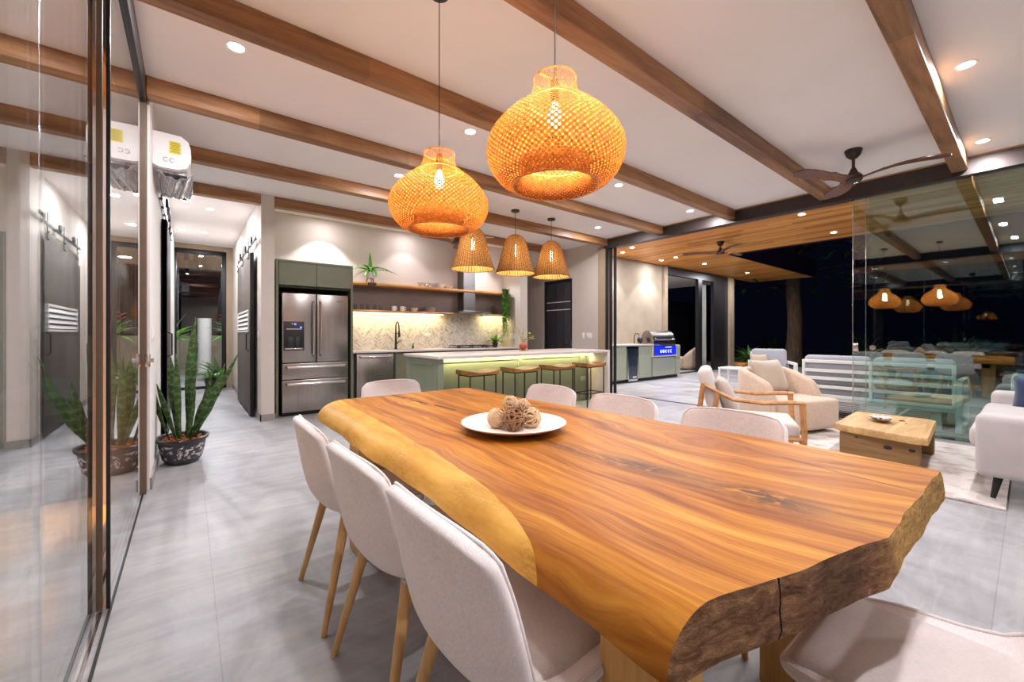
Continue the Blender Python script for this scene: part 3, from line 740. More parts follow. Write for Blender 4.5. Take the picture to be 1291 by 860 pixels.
# barn doors
def barn_door(x, y0, y1, sgn, z1, label, vent):
    t = thing('barn_door', label, 'door', (x, (y0+y1)/2, 0)); L = y1-y0
    MB().box((0, 0, .02+z1/2), (.045, L, z1-.02), .003).build('panel', M['barn'], t)
    m = MB()
    for s in (-1, 1): m.box((0, s*(L/2-.012), .02+z1/2), (.049, .024, z1-.02), .002)
    m.build('edge_band', M['black'], t)
    m = MB(); m.box((-sgn*.012, 0, z1+.16), (.008, L+.7, .045), .002)
    for k in range(5): m.cyl((0, 0, 0), .013, .03, 10, T=Matrix.Translation((-sgn*.03, -L/2-.25+k*(L+.5)/4, z1+.16)) @ Matrix.Rotation(sgn*-PI/2, 4, 'Y') @ Matrix.Translation((0, 0, -.03)))
    m.build('rail', M['blackm'], t)
    for s in (-1, 0, 1):
        h = MB(); yy = s*(L/2-.14)
        h.cyl((0, 0, 0), .05, .022, 24, T=Matrix.Translation((-sgn*-.005, yy, z1+.215)) @ Matrix.Rotation(PI/2, 4, 'Y'))
        h.box((sgn*.028, yy, z1+.10), (.007, .045, .30), .002)
        for q in (-.03, .06): h.cyl((0, 0, 0), .012, .014, 10, T=Matrix.Translation((sgn*.03, yy, z1-q)) @ Matrix.Rotation(sgn*PI/2, 4, 'Y'))
        h.build('roller', M['blackm'], t)
    MB().tube([(sgn*.02, -L/2+.1, .95), (sgn*.06, -L/2+.1, .97), (sgn*.06, -L/2+.1, 1.2), (sgn*.02, -L/2+.1, 1.22)], .008, 8).build('handle', M['blackm'], t)
    if vent:
        f = MB(); f.box((sgn*.028, 0, 1.24), (.016, 1.6, .03), .004); f.box((sgn*.028, 0, 1.54), (.016, 1.6, .03), .004)
        f.box((sgn*.028, -.785, 1.39), (.016, .03, .30), .004); f.box((sgn*.028, .785, 1.39), (.016, .03, .30), .004)
        v = f.build('vent_frame', M['white'], t)
        s_ = MB()
        for k in range(4): s_.box((sgn*.027, 0, 1.29+k*.066), (.008, 1.54, .058), .003, R=Matrix.Rotation(sgn*-.45, 3, 'Y'))
        s_.build('louvres', M['white'], v)
barn_door(.715, 6.95, 8.85, -1, 2.36, 'dark barn door with a white louvred vent on the right wall of the hallway', True)
barn_door(-.205, 5.75, 6.75, 1, 2.42, 'dark barn door standing edge on against the left hallway wall behind the snake plant', False)
t = thing('doorway_frame', 'dark doorway opening frame beyond the barn door in the hallway', 'door frame', (.772, 9.25, 0))
m = MB(); m.box((0, -.18, 1.12), (.016, .05, 2.24)); m.box((0, .18, 1.12), (.016, .05, 2.24)); m.box((0, 0, 2.26), (.016, .41, .05)); m.build('casing', M['black'], t)
MB().box((.002, 0, 1.11), (.01, .32, 2.22)).build('opening', M['dark'], t)  # near-black sheet on the wall stands in for the unlit doorway

def switch(loc, rot, w_, h_, n, label, mat='white'):
    t = thing('light_switch', label, 'switch', loc, rot)
    MB().box((0, -.005, 0), (w_, .01, h_), .003).build('plate', M[mat], t)
    for k in range(n): MB().box(((k-(n-1)/2)*w_/n*.8, -.012, 0), (w_/n*.55, .006, h_*.55), .002).build('rocker', M[mat], t)
switch((.78, 6.74, 1.19), -PI/2, .075, .12, 1, 'white light switch on the right hallway wall before the barn door')
switch((XW, 4.42, 1.2), PI/2, .075, .12, 1, 'white light switch on the left wall beside the sliding glass jamb')
switch((6.73, 6.03, 1.16), -PI/2, .06, .13, 1, 'narrow white switch on the wall right of the charcoal door')
switch((6.73, 5.86, 1.16), -PI/2, .16, .12, 2, 'wide white switch plate on the wall beside the taupe pier')
switch((5.55, 7.0, 1.15), -PI/2, .20, .12, 2, 'white double switch on the pier wall beside the hanging plant')
switch((3.66, YK-.012, 1.17), 0, .13, .08, 2, 'beige outlet in the marble backsplash near the sink', 'plate')
switch((8.14, 6.55, 1.07), 0, .10, .09, 1, 'small dark outlet on the concrete terrace wall', 'bronze')

# charcoal door in right wall
r = bpy.data.objects.new('door_2', None); COL.objects.link(r); struct(r); r.location = (6.82, 6.82, 0)
MB().box((0, 0, 1.21), (.045, .86, 2.42), .003).build('leaf', M['door'], r)
m = MB(); m.box((-.035, -.445, 1.22), (.09, .03, 2.44)); m.box((-.035, .445, 1.22), (.09, .03, 2.44)); m.box((-.035, 0, 2.435), (.09, .92, .03)); m.build('casing', M['black'], r)
for z in (1.94, 1.76): MB().box((-.026, .05, z), (.008, .80, .018)).build('inlay', M['white'], r)
for y in (-.12, .12): MB().box((-.024, y, 1.2), (.004, .006, 2.3)).build('groove', M['black'], r)
MB().tube([(-.02, -.36, 1.0), (-.07, -.36, 1.0), (-.07, -.26, 1.0)], .009, 8).build('handle', M['chrome'], r)
MB().box((-.026, -.36, 1.0), (.01, .045, .16), .003).build('handle_plate', M['chrome'], r)
r = bpy.data.objects.new('door_3', None); COL.objects.link(r); struct(r); r.location = (6.2, 9.02, 0)
MB().box((0, 0, 1.05), (.84, .04, 2.1), .003).build('leaf', M['black'], r); MB().box((0, .005, 1.07), (.92, .03, 2.14)).build('casing', M['dark'], r)

# ------------------------------------------------------------------ air conditioner
t = thing('air_conditioner', 'white split air conditioner with yellow labels high on the left wall', 'air conditioner', (XW, 4.92, 2.58))
prof = [(0, 0.02), (.05, .0), (.17, .0), (.225, .03), (.25, .10), (.25, .20), (.235, .26), (.19, .295), (.08, .30), (0, .30)]
def extr(prof, y0, y1, m=None, capn=True):
    m = m or MB(); n = len(prof); vs = [(p[0], y0, p[1]) for p in prof]+[(p[0], y1, p[1]) for p in prof]
    fs = [(i, (i+1) % n, n+(i+1) % n, n+i) for i in range(n)]+[tuple(range(n))[::-1], tuple(range(n, 2*n))]
    return m.add(vs, fs)
extr(prof, -.43, .43).build('housing', M['white'], t, smooth=35)
sc_ = [(p[0]*.985+.001, (p[1]-.15)*.97+.15) for p in prof]
for ya, yb in ((-.455, -.43), (.43, .455)): extr(sc_, ya, yb).build('end_cap', M['white'], t, smooth=35)
MB().box((.125, 0, -.012), (.20, .80, .02), .006).build('louvre', M['film'], t)
# shiny protective film hanging under the near part of the unit
def film(u, v):
    x = .03+.235*u; y = -.45+.75*v
    return (x, y, -.018-.055*math.sin(u*PI)*(1-.5*v)+.010*math.sin(u*21+v*5))
MB().grid(film, 26, 14).build('protective_film', M['film'], t, solid=.002)
lab = MB().box((.145, -.4565, .185), (.075, .003, .10)).build('label', M['yellow'], t)
m = MB()
for k in range(8): m.box((.145, -.4585, .225-k*.011), (.062 if k % 3 else .045, .001, .003))
m.build('printed_lines', M['ink'], lab)
lab = MB().box((.252, -.25, .15), (.003, .16, .09)).build('label', M['yellow'], t)
m = MB()
for k in range(7): m.box((.2545, -.25, .185-k*.011), (.001, .13 if k % 3 else .09, .003))
m.build('printed_lines', M['ink'], lab)
m = MB()
for x in (.085, .125): m.tube([(x+.016*math.cos(a), -.457, .075+.016*math.sin(a)) for a in [PI*.25+i*PI*1.5/10 for i in range(11)]], .0018, 5)
m.build('ring_emblem', M['ink'], t)

# ------------------------------------------------------------------ snake plant
def snake():
    t = thing('snake_plant', 'tall snake plant in a dark floral oval pot beside the left wall', 'plant', (-.045, 4.96, 0))
    MB().lathe([(0, 0), (.13, 0), (.165, .05), (.19, .16), (.195, .20), (.215, .215), (.215, .235), (.19, .235), (.185, .20), (0, .195)], 48, sx=.92, sy=1.22).build('pot', M['pot'], t, smooth=50)
    m = MB(); m.lathe([(.192, .222), (.22, .226), (.222, .238), (.20, .242), (.19, .236)], 48, sx=.92, sy=1.22); m.build('pot_rim', M['bronze'], t)
    m = MB(); m.grid(lambda u, v: (.17*v*math.cos(2*PI*u), .22*v*math.sin(2*PI*u), .205+.02*math.sin(u*40)*math.sin(v*19)), 30, 8, True)
    for k in range(40):
        a = random.uniform(0, 2*PI); q = random.uniform(0, .15); m.box((q*math.cos(a), q*math.sin(a)*1.2, .225), (.05, .015, .008), .002, 1, random.uniform(0, 3), )
    m.build('mulch', M['soil'], t)
    Rv = Vector((math.cos(math.radians(-38.3)), math.sin(math.radians(-38.3)), 0)); Fv = Vector((math.cos(math.radians(51.7)), math.sin(math.radians(51.7)), 0))
    wp = lambda t_: .82*(.38+.62*math.sin(min(1, t_*1.9)*PI/2))*(1-max(0, (t_-.5)/.5)**1.8)
    # (root offset right, depth; tip offset right, tip z, width, bow)
    L = [(.02, .05, .06, 1.36, .095, .1), (-.05, .02, -.14, .98, .085, .0), (-.10, -.05, -.22, .74, .075, .12), (.06, -.02, .42, .92, .07, -.30), (.07, .06, .47, 1.03, .075, .0),
         (.0, -.07, -.15, .74, .09, .0), (.04, -.08, .04, 1.02, .085, .0), (.09, .02, .26, .70, .07, .1), (-.02, .1, -.02, .86, .08, 0), (.10, -.06, .19, .58, .06, 0), (-.03, -.03, -.05, .62, .08, 0), (.05, .1, .16, .83, .07, 0), (.08, -.02, .34, .60, .07, -.1), (-.08, .04, -.19, .92, .07, .05), (.01, .02, .12, 1.12, .08, 0)]
    for (a, d, b, z, wd, bow) in L:
        p0 = Rv*a*.8+Fv*d+Vector((0, 0, .2)); p1 = Rv*b+Fv*(d*1.6)+Vector((0, 0, z))
        n = 14; sd = (Rv*1.0+Fv*random.uniform(-.6, .6)).normalized(); vs = []; fs = []
        for i in range(n+1):
            q = i/n; p = p0.lerp(p1, q)+Rv*(-bow*math.sin(q*PI)*.25)+Vector((0, 0, abs(bow)*math.sin(q*PI)*.25))
            hw = wd/2*max(.02, wp(q)); nrm = Vector((0, 0, 1)).cross(sd)
            sd2 = (Matrix.Rotation(.5*q, 3, 'Z') @ sd)
            vs += [p-sd2*hw, p+nrm*hw*.3, p+sd2*hw]
        for i in range(n): k = i*3; fs += [(k, k+1, k+4, k+3), (k+1, k+2, k+5, k+4)]
        MB().add(vs, fs).build('leaf', M['snake'], t, solid=.004)
snake()

# ------------------------------------------------------------------ refrigerator tower
def cab_box(m, x0, x1, y0, y1, z0, z1): m.box(((x0+x1)/2, (y0+y1)/2, (z0+z1)/2), (x1-x0, y1-y0, z1-z0), .003, 1)
t = thing('tall_cabinet', 'olive green cabinet surround enclosing the steel refrigerator', 'cabinet', (1.5, 7.0, 0))
m = MB(); cab_box(m, -.53, -.495, -.36, .35, 0, 2.27); cab_box(m, .505, .54, -.36, .35, 0, 2.27); cab_box(m, -.495, .505, -.36, .35, 2.235, 2.27); cab_box(m, -.495, .505, -.30, .35, 1.88, 1.90)
cab_box(m, -.495, .505, .33, .35, 0, 2.2)
m.build('body', M['greend'], t)
for s, x0, x1 in ((0, -.492, .004), (1, .008, .502)):
    m = MB(); cab_box(m, x0, x1, -.365, -.345, 1.905, 2.232); m.build('door', M['greend'], t)
t = thing('refrigerator', 'stainless steel french door refrigerator with water dispenser', 'refrigerator', (1.5, 7.0, 0))
m = MB(); cab_box(m, -.45, .46, -.30, .32, .03, 1.80); m.build('body', M['blackm'], t)
def door(x0, x1, z0, z1, nm):
    m = MB(); m.box(((x0+x1)/2, -.335, (z0+z1)/2), (x1-x0, .07, z1-z0), .012, 3); return m.build(nm, M['steel'], t)
dL = door(-.455, .0, .78, 1.795, 'door'); dR = door(.008, .463, .78, 1.795, 'door'); d1 = door(-.455, .463, .535, .772, 'drawer'); d2 = door(-.455, .463, .06, .527, 'drawer')
for d_, x in ((dL, -.045), (dR, .053)):
    MB().tube([(x, -.37, .88), (x, -.41, .90), (x, -.425, 1.28), (x, -.41, 1.66), (x, -.37, 1.68)], [.014]*5, 10, 1.3).build('handle', M['chrome'], d_)
for d_, z in ((d1, .715), (d2, .47)):
    MB().tube([(-.40, -.37, z), (-.39, -.41, z), (0, -.43, z), (.40, -.41, z), (.41, -.37, z)], .014, 10, 1.3).build('handle', M['chrome'], d_)
m = MB(); m.box((-.30, -.372, 1.17), (.27, .006, .42), .002); dp = m.build('dispenser', M['blackm'], dL)
for x in (-.345, -.255): MB().box((x, -.378, 1.08), (.055, .012, .15), .004).build('paddle', M['coal'], dL)
MB().box((-.30, -.378, .985), (.24, .012, .02), .003).build('drip_tray', M['chrome'], dL)
MB().box((-.30, -.376, 1.27), (.20, .004, .012)).build('trim_line', M['chrome'], dL)
for x, z, k in ((-.285, 1.34, 'bluled'), (-.21, 1.295, 'bluled'), (-.32, 1.345, 'redled')): MB().ball((x, -.377, z), .012 if k == 'bluled' else .007, 10, (1.2, .3, 1)).build('indicator', M[k], dL)
m = MB()
for k in range(8): m.box((.30+.0105*k, -.3715, 1.70), (.007, .001, .018 if k in (0, 1, 4) else .011))
m.build('maker_mark', M['ink'], dR)
m = MB(); cab_box(m, -.45, .46, -.28, .3, 0, .055); m.build('kick_grille', M['coal'], t)

# ------------------------------------------------------------------ kitchen run
t = thing('base_cabinets', 'long olive base cabinets under the kitchen counter, right of the dishwasher', 'cabinet', (0, 0, 0))
m = MB(); cab_box(m, 2.79, 5.54, 6.80, YK, .09, .885); cab_box(m, 2.045, 2.10, 6.80, YK, .0, .885); m.build('body', M['greend'], t)
m = MB(); cab_box(m, 2.79, 5.54, 6.86, YK, 0, .09); m.build('kick_board', M['coal'], t)
for k in range(5):
    x0 = 2.80+k*.548; m = MB(); cab_box(m, x0, x0+.54, 6.775, 6.80, .10, .87); d_ = m.build('door', M['greend'], t)
    MB().box((x0+.27, 6.768, .85), (.18, .012, .012), .003).build('handle', M['blackm'], d_)
t = thing('dishwasher', 'stainless steel dishwasher between the refrigerator tower and the sink cabinet', 'dishwasher', (2.445, 7.05, 0))
m = MB(); cab_box(m, -.34, .34, -.24, .29, .02, .88); m.build('body', M['coal'], t)
MB().box((.0, -.262, .485), (.62, .045, .76), .008, 2).build('door', M['steel'], t)
MB().tube([(-.26, -.285, .82), (-.25, -.32, .82), (.25, -.32, .82), (.26, -.285, .82)], .013, 10).build('handle', M['chrome'], t)
t = thing('countertop', 'pale quartz countertop along the kitchen wall under the backsplash', 'countertop', (3.79, 7.04, .9030))
MB().box((0, 0, 0), (3.5, .61, .035), .004).build('slab', M['quartz'], t)
sk = MB(); sk.box((-.75, 0, .0185), (.62, .40, .002)); sk.build('sink_rim', M['hood'], t)
o = MB().box((3.8, YK-.006, 1.245), (3.48, .012, .655)).build('backsplash', M['splash']); tag(o, 'marble chevron tile backsplash above the kitchen counter', 'backsplash')
o = MB().box((3.8, YK-.01, 1.83), (3.48, .02, .46)).build('wall_panel', M['panel']); tag(o, 'dark taupe panel between the two kitchen shelves', 'wall panel')
def shelf(z, x0, x1, th, label, seed):
    m = MB(); rr = random.Random(seed); n = 60
    vs = []; fs = []
    for i in range(n+1):
        x = x0+(x1-x0)*i/n; e = 7.06+.012*math.sin(i*.33+seed)+.006*math.sin(i*.9)
        yb = 7.09 if 4.33 < x < 4.67 else YK-.02
        vs += [(x, yb, z), (x, e+.012, z), (x, e, z-th*.5), (x, e+.016, z-th), (x, yb, z-th)]
    for i in range(n):
        for k in range(5): a = i*5+k; b = i*5+(k+1) % 5; fs.append((a, b, b+5, a+5))
    fs += [tuple(range(5))[::-1], tuple(n*5+k for k in range(5))]
    m.add(vs, fs)
    o = m.build('shelf', M['shelf'], smooth=30); tag(o, label, 'shelf'); return o
shelf(2.09, 2.06, 5.53, .05, 'upper live edge wooden shelf on the kitchen wall', 1)
shelf(1.615, 2.06, 4.10, .035, 'lower wooden shelf left of the range hood', 5)
shelf(1.615, 4.90, 5.53, .035, 'short lower wooden shelf right of the range hood', 9)
def strip(x0, x1, y, z, label, power, ry=0, name='led_strip', dirv=None, w_=.012):
    t = thing(name, label, 'light strip', ((x0+x1)/2, y, z))
    MB().box((0, 0, 0), (x1-x0, w_, .006)).build('diffuser', M['strip'], t)
    MB().box((0, 0, .0045), (x1-x0, w_+.006, .003)).build('channel', M['white'], t)
    lamp('AREA', (0, 0, -.006), power, C_STRIP, t, size=x1-x0, sizey=.012, rot=(ry, 0, 0))
strip(2.08, 3.95, 7.20, 1.572, 'glowing light strip under the left lower kitchen shelf', L_STRIP, .35)
strip(4.92, 5.50, 7.20, 1.572, 'glowing light strip under the short right kitchen shelf', L_STRIP*.32, .35)
# hood
t = thing('range_hood', 'steel chimney range hood above the gas cooktop', 'range hood', (4.50, 7.10, 1.6))
m = MB(); m.add([(-.38, -.25, 0), (.38, -.25, 0), (.38, .24, 0), (-.38, .24, 0), (-.38, -.25, .03), (.38, -.25, .03), (.38, .24, .03), (-.38, .24, .03), (-.15, .0, .085), (.15, .0, .085), (.15, .24, .085), (-.15, .24, .085)],
    [(3, 2, 1, 0), (0, 1, 5, 4), (1, 2, 6, 5), (2, 3, 7, 6), (3, 0, 4, 7), (4, 5, 9, 8), (5, 6, 10, 9), (6, 7, 11, 10), (7, 4, 8, 11), (8, 9, 10, 11)])
m.build('canopy', M['steel'], t, smooth=0)
MB().box((0, .12, .80), (.28, .24, 1.44), .003, 1).build('chimney', M['hood'], t)
for k in range(3): MB().cyl((0, 0, 0), .008, .01, 10, T=Matrix.Translation((-.04+.04*k, .0, .12)) @ Matrix.Rotation(PI/2, 4, 'X')).build('button', M['chrome'], t)
MB().box((0, -.254, .015), (.3, .004, .02)).build('vent_slot', M['coal'], t)
t = thing('cooktop', 'black gas cooktop with iron grates on the kitchen counter', 'cooktop', (4.50, 7.0, .9205))
MB().box((0, 0, .004), (.88, .46, .012), .003).build('tray', M['coal'], t)
for k in range(3):
    m = MB(); x = -.29+.29*k
    for s in (-1, 1): m.box((x+s*.12, 0, .045), (.012, .40, .014), .002); m.box((x, s*.19, .045), (.25, .012, .014), .002)
    m.box((x, 0, .045), (.25, .012, .014)); m.box((x, 0, .045), (.012, .40, .014))
    for s in (-1, 1):
        for q in (-1, 1): m.box((x+s*.12, q*.19, .024), (.012, .012, .04))
    m.build('grate', M['coal'], t)
for k in range(5): MB().cyl((-.16+.08*k, -.20, .01), .018, .025, 14).build('knob', M['chrome'], t)
for (x, y) in ((-.29, .05), (0, .05), (.29, .05), (.29, -.1)): MB().cyl((x, y, .01), .04, .018, 18).build('burner', M['blackm'], t)
t = thing('kitchen_faucet', 'black spring kitchen faucet standing on the counter behind the sink', 'faucet', (3.0, 7.26, .9205))
MB().cyl((0, 0, 0), .028, .02).build('base', M['blackm'], t)
MB().tube([(0, 0, .01), (0, 0, .20), (0, 0, .42), (0, -.02, .47), (0, -.07, .50), (0, -.12, .47), (0, -.14, .42), (0, -.15, .30)], [.02, .018, .012, .012, .012, .012, .012, .014], 12).build('spout', M['blackm'], t)
MB().tube([(0, -.15, .32), (0, -.155, .22)], [.018, .022], 12).build('spray_head', M['blackm'], t)
MB().tube([(0, 0, .30), (0, -.10, .28), (0, -.15, .27)], .007, 8).build('holder_arm', M['blackm'], t)
MB().tube([(.02, 0, .10), (.05, -.03, .13), (.09, -.05, .16)], [.01, .008, .007], 8).build('lever', M['blackm'], t)
t = thing('soap_dispenser', 'small black soap pump on the counter right of the faucet', 'soap dispenser', (3.34, 7.26, .9205))
MB().cyl((0, 0, 0), .016, .06).build('body', M['blackm'], t); MB().tube([(0, 0, .06), (0, 0, .085), (0, -.05, .085)], .007, 8).build('nozzle', M['blackm'], t)
t = thing('dish_soap_bottle', 'small bottle of yellow soap at the left end of the counter', 'bottle', (2.14, 7.15, .9205))
MB().lathe([(0, 0), (.03, 0), (.032, .11), (.012, .14), (.012, .155), (0, .155)], 18).build('bottle', M['amber'], t); MB().cyl((0, 0, .155), .014, .022, 12).build('cap', M['white'], t)
# crockery
def mug(x, y, z, label, rz=0):
    t = thing('mug', label, 'mug', (x, y, z), rz, 'mugs on the lower shelf')
    MB().lathe([(0, 0), (.038, 0), (.042, .01), (.042, .09), (.038, .09), (.037, .012), (0, .012)], 24).build('cup', M['ceramic'], t)
    MB().tube([(.04, 0, .075), (.06, 0, .08), (.072, 0, .055), (.062, 0, .028), (.04, 0, .022)], .006, 8).build('handle', M['ceramic'], t)
    return t
mug(2.93, 7.18, 1.615, 'left white mug on the lower kitchen shelf', .3); mug(3.09, 7.18, 1.615, 'right white mug on the lower kitchen shelf', -.1)
def tumbler(x, y, z, label, grp, r=.032, h=.10):
    o = MB().lathe([(0, 0), (r*.8, 0), (r, h), (r-.003, h), (r*.8-.003, .008), (0, .008)], 18).build('drinking_glass', M['clear']); o.location = (x, y, z); tag(o, label, 'glass', grp)
for k, x in enumerate((2.13, 2.24, 2.35, 2.46, 2.57, 2.68)):
    tumbler(x, 7.16+.02*(k % 2), 1.615, ['leftmost', 'second', 'third', 'fourth', 'fifth', 'last'][k]+' clear tumbler from the refrigerator on the lower shelf', 'tumblers on the lower shelf')
def bowlstack(x, z, r, n, label, mat='ceramic', name='bowl', grp=None, h=.05):
    for k in range(n):
        o = MB().lathe([(0, 0), (r*.45, 0), (r*.9, h*.8), (r, h), (r-.004, h), (r*.85, h*.75), (r*.4, .006), (0, .006)], 26).build(name, M[mat]); o.location = (x, 7.19, z+k*.022)
        tag(o, label if n == 1 else label+', '+['bottom', 'second', 'third', 'top'][k if k < n-1 else 3]+' of its stack', name.replace('_', ' '), grp)
bowlstack(3.33, 1.615, .075, 2, 'small beige bowl right of the mugs', 'plate', 'bowl', 'beige bowls')
bowlstack(3.66, 1.615, .12, 4, 'beige dinner plate on the lower shelf near the hood', 'plate', 'dinner_plate', 'stacked plates', .03)
for k, (x, r) in enumerate(((3.45, .05), (3.58, .085), (3.76, .09), (3.90, .09))):
    bowlstack(x, 2.09, r, 1, ['tiny clear glass cup, leftmost on the upper shelf', 'clear glass bowl on the upper shelf left of two others', 'wide clear glass bowl in the middle of the upper shelf', 'beige serving bowl on the upper shelf left of the hood chimney'][k], 'clear' if k < 3 else 'plate', 'bowl' if k else 'glass_cup', 'bowls on the upper shelf', .085)
bowlstack(4.05, 2.09, .10, 1, 'wide beige shallow bowl nearest the hood chimney on the upper shelf', 'plate', 'bowl', 'bowls on the upper shelf', .06)
for k in range(5):
    t = thing('wine_glass', ['leftmost', 'second', 'third', 'fourth', 'rightmost'][k]+' stemmed glass on the short shelf right of the hood', 'glass', (4.98+.085*k, 7.17, 1.615), 0, 'stemmed glasses')
    MB().lathe([(0, 0), (.03, 0), (.03, .003), (.004, .006), (.004, .08)], 16).build('stem', M['clear'], t)
    MB().lathe([(.004, .08), (.03, .11), (.034, .15), (.028, .19), (.026, .19), (.031, .15), (.027, .112), (0, .084)], 16).build('bowl', M['clear'], t)
# orchid-like plant on top shelf
t = thing('potted_plant', 'leafy green plant in a footed white pot on the upper kitchen shelf', 'plant', (2.50, 7.17, 2.09))
for a in (0.4, 2.5, 4.6): MB().tube([(.05*math.cos(a), .05*math.sin(a), .09), (.075*math.cos(a), .075*math.sin(a), 0.002)], [.013, .009], 8).build('foot', M['terracotta'], t)
MB().lathe([(0, .07), (.05, .075), (.085, .12), (.09, .19), (.083, .19), (.08, .13), (0, .12)], 24).build('pot', M['ceramic'], t)
m = MB()
for (a, e, L, dr, ww) in ((3.3, .45, .36, 1.3, .075), (3.0, .2, .30, 2.0, .07), (3.6, .9, .34, 2.4, .07), (1.57, 1.5, .36, .1, .055), (0.1, .7, .36, 1.6, .07), (-.2, .35, .42, 1.0, .07), (-.6, .9, .3, 2.6, .07), (-1.5, .5, .24, 2.6, .08), (-1.9, .9, .26, 2.6, .08), (4.0, .6, .26, 2.6, .07), (.6, 1.0, .30, 1.6, .06)):
    m.leaf((0, 0, .19), (math.cos(a)*math.cos(e), math.sin(a)*math.cos(e), math.sin(e)), L*1.25 if ww > .06 else L, ww*1.15, dr, 9)
m.build('leaves', M['leafb'], t)
o = MB().box((2.48, 7.03, 2.062), (.13, .055, .045), .006).build('shelf_clip', M['bronze']); tag(o, 'small dark bracket clipped on the upper shelf edge below the plant', 'bracket')
# hanging plant
t = thing('hanging_plant', 'long trailing green plant hanging at the right end of the kitchen shelves', 'plant', (5.36, 7.02, 0))
MB().lathe([(0, 2.06), (.055, 2.06), (.075, 2.15), (.07, 2.15), (.05, 2.075), (0, 2.075)], 20).build('pot', M['bronze'], t)
MB().box((.04, .10, 2.055), (.24, .10, .02), .004).build('bracket', M['blackm'], t)
m = MB(); v = MB(); rr = random.Random(5)
for k in range(26):
    a = rr.uniform(0, 2*PI); r_ = rr.uniform(.02, .085); zb = rr.choice((1.25, 1.35, 1.5, 1.45, 1.15)); x, y = r_*math.cos(a), r_*math.sin(a); z = 2.17
    v.tube([(x*.5, y*.5, 2.15), (x, y, 2.12), (x, y, 1.8), (x*1.05, y, zb)], .002, 4)
    while z > zb:
        b = rr.uniform(0, 2*PI); m.leaf((x, y, z), (math.cos(b), math.sin(b), -.2), .045, .028, .9, 3); z -= .022
m.build('leaves', M['leafb'], t); v.build('vines', M['leaf'], t)
t = thing('potted_plant', 'broad leaved small plant on the kitchen counter right of the cooktop', 'plant', (5.13, 7.08, .9205))
MB().lathe([(0, 0), (.05, 0), (.065, .10), (.06, .10), (.055, .02), (0, .02)], 20).build('pot', M['bronze'], t)
m = MB()
for k in range(14): a = k*2.4; e = .35+.09*(k % 8); m.leaf((0, 0, .09), (math.cos(a)*math.cos(e), math.sin(a)*math.cos(e), math.sin(e)), .30, .08, 1.0, 7)
m.build('leaves', M['leafb'], t)

# ------------------------------------------------------------------ island
t = thing('kitchen_island', 'long sage green kitchen island with pale waterfall countertop', 'kitchen island', (0, 0, 0))
MB().box((4.10, 5.07, .90), (3.36, 1.02, .04), .004).build('countertop', M['quartz'], t)
MB().box((5.75, 5.07, .44), (.06, 1.02, .88), .003).build('waterfall_end', M['quartz'], t)
m = MB(); cab_box(m, 2.55, 5.72, 5.0, 5.56, 0.0, .88); m.build('body', M['green'], t)
# near (left) gable panel with inset
m = MB(); cab_box(m, 2.45, 2.53, 4.60, 5.54, 0, .88); m.build('gable', M['green'], t)
m = MB(); cab_box(m, 2.440, 2.452, 4.62, 4.72, .0, .875); cab_box(m, 2.440, 2.452, 5.42, 5.53, .0, .875); cab_box(m, 2.440, 2.452, 4.72, 5.42, .79, .875); m.build('gable_frame', M['green'], t)
# shaker front: stiles and rails proud of the panel
m = MB()
for x0, x1 in ((2.53, 2.62), (4.06, 4.15), (5.48, 5.60), (5.66, 5.72)): cab_box(m, x0, x1, 4.985, 5.0, .03, .87)
cab_box(m, 2.53, 5.72, 4.984, 5.0, .80, .87); m.build('front_frame', M['green'], t)
MB().box((5.55, 4.975, .40), (.11, .02, .07), .003).build('outlet', M['greenl'], t)
for k in range(4):
    m = MB(); cab_box(m, 2.56+k*.79, 2.56+k*.79+.78, 5.56, 5.58, .1, .87); m.build('drawer_front', M['green'], t)
strip(2.56, 5.70, 4.93, .872, 'glowing light strip under the overhang of the kitchen island', L_ISL, .55)
t = thing('round_vase', 'small round brown vase with yellow sprigs on the kitchen island', 'vase', (4.38, 5.25, .92))
MB().lathe([(0, 0), (.07, 0), (.072, .008), (.03, .012)], 24).build('saucer', M['terracotta'], t)
MB().ball((0, 0, .075), .07, 24, (1, 1, .88)).build('vase', M['terracotta'], t)
m = MB(); s_ = MB(); rr = random.Random(2)
for k in range(6):
    a = -.2+k*.5; e = .5+.12*k; d = Vector((math.cos(a)*math.cos(e), .3*math.sin(a), math.sin(e)*.9)).normalized(); p = Vector((0, 0, .13)); pts = [p.copy()]
    for i in range(5):
        p = p+d*.055; d = (d+Vector((.06, 0, -.10))).normalized(); pts.append(p.copy())
        for q in range(2): b = rr.uniform(0, 6.28); m.leaf(p, (math.cos(b), math.sin(b)*.5, .3), .06, .032, .4, 4)
    s_.tube(pts, .002, 4)
s_.build('stems', M['leaf'], t); m.build('leaves', M['leafy'], t)

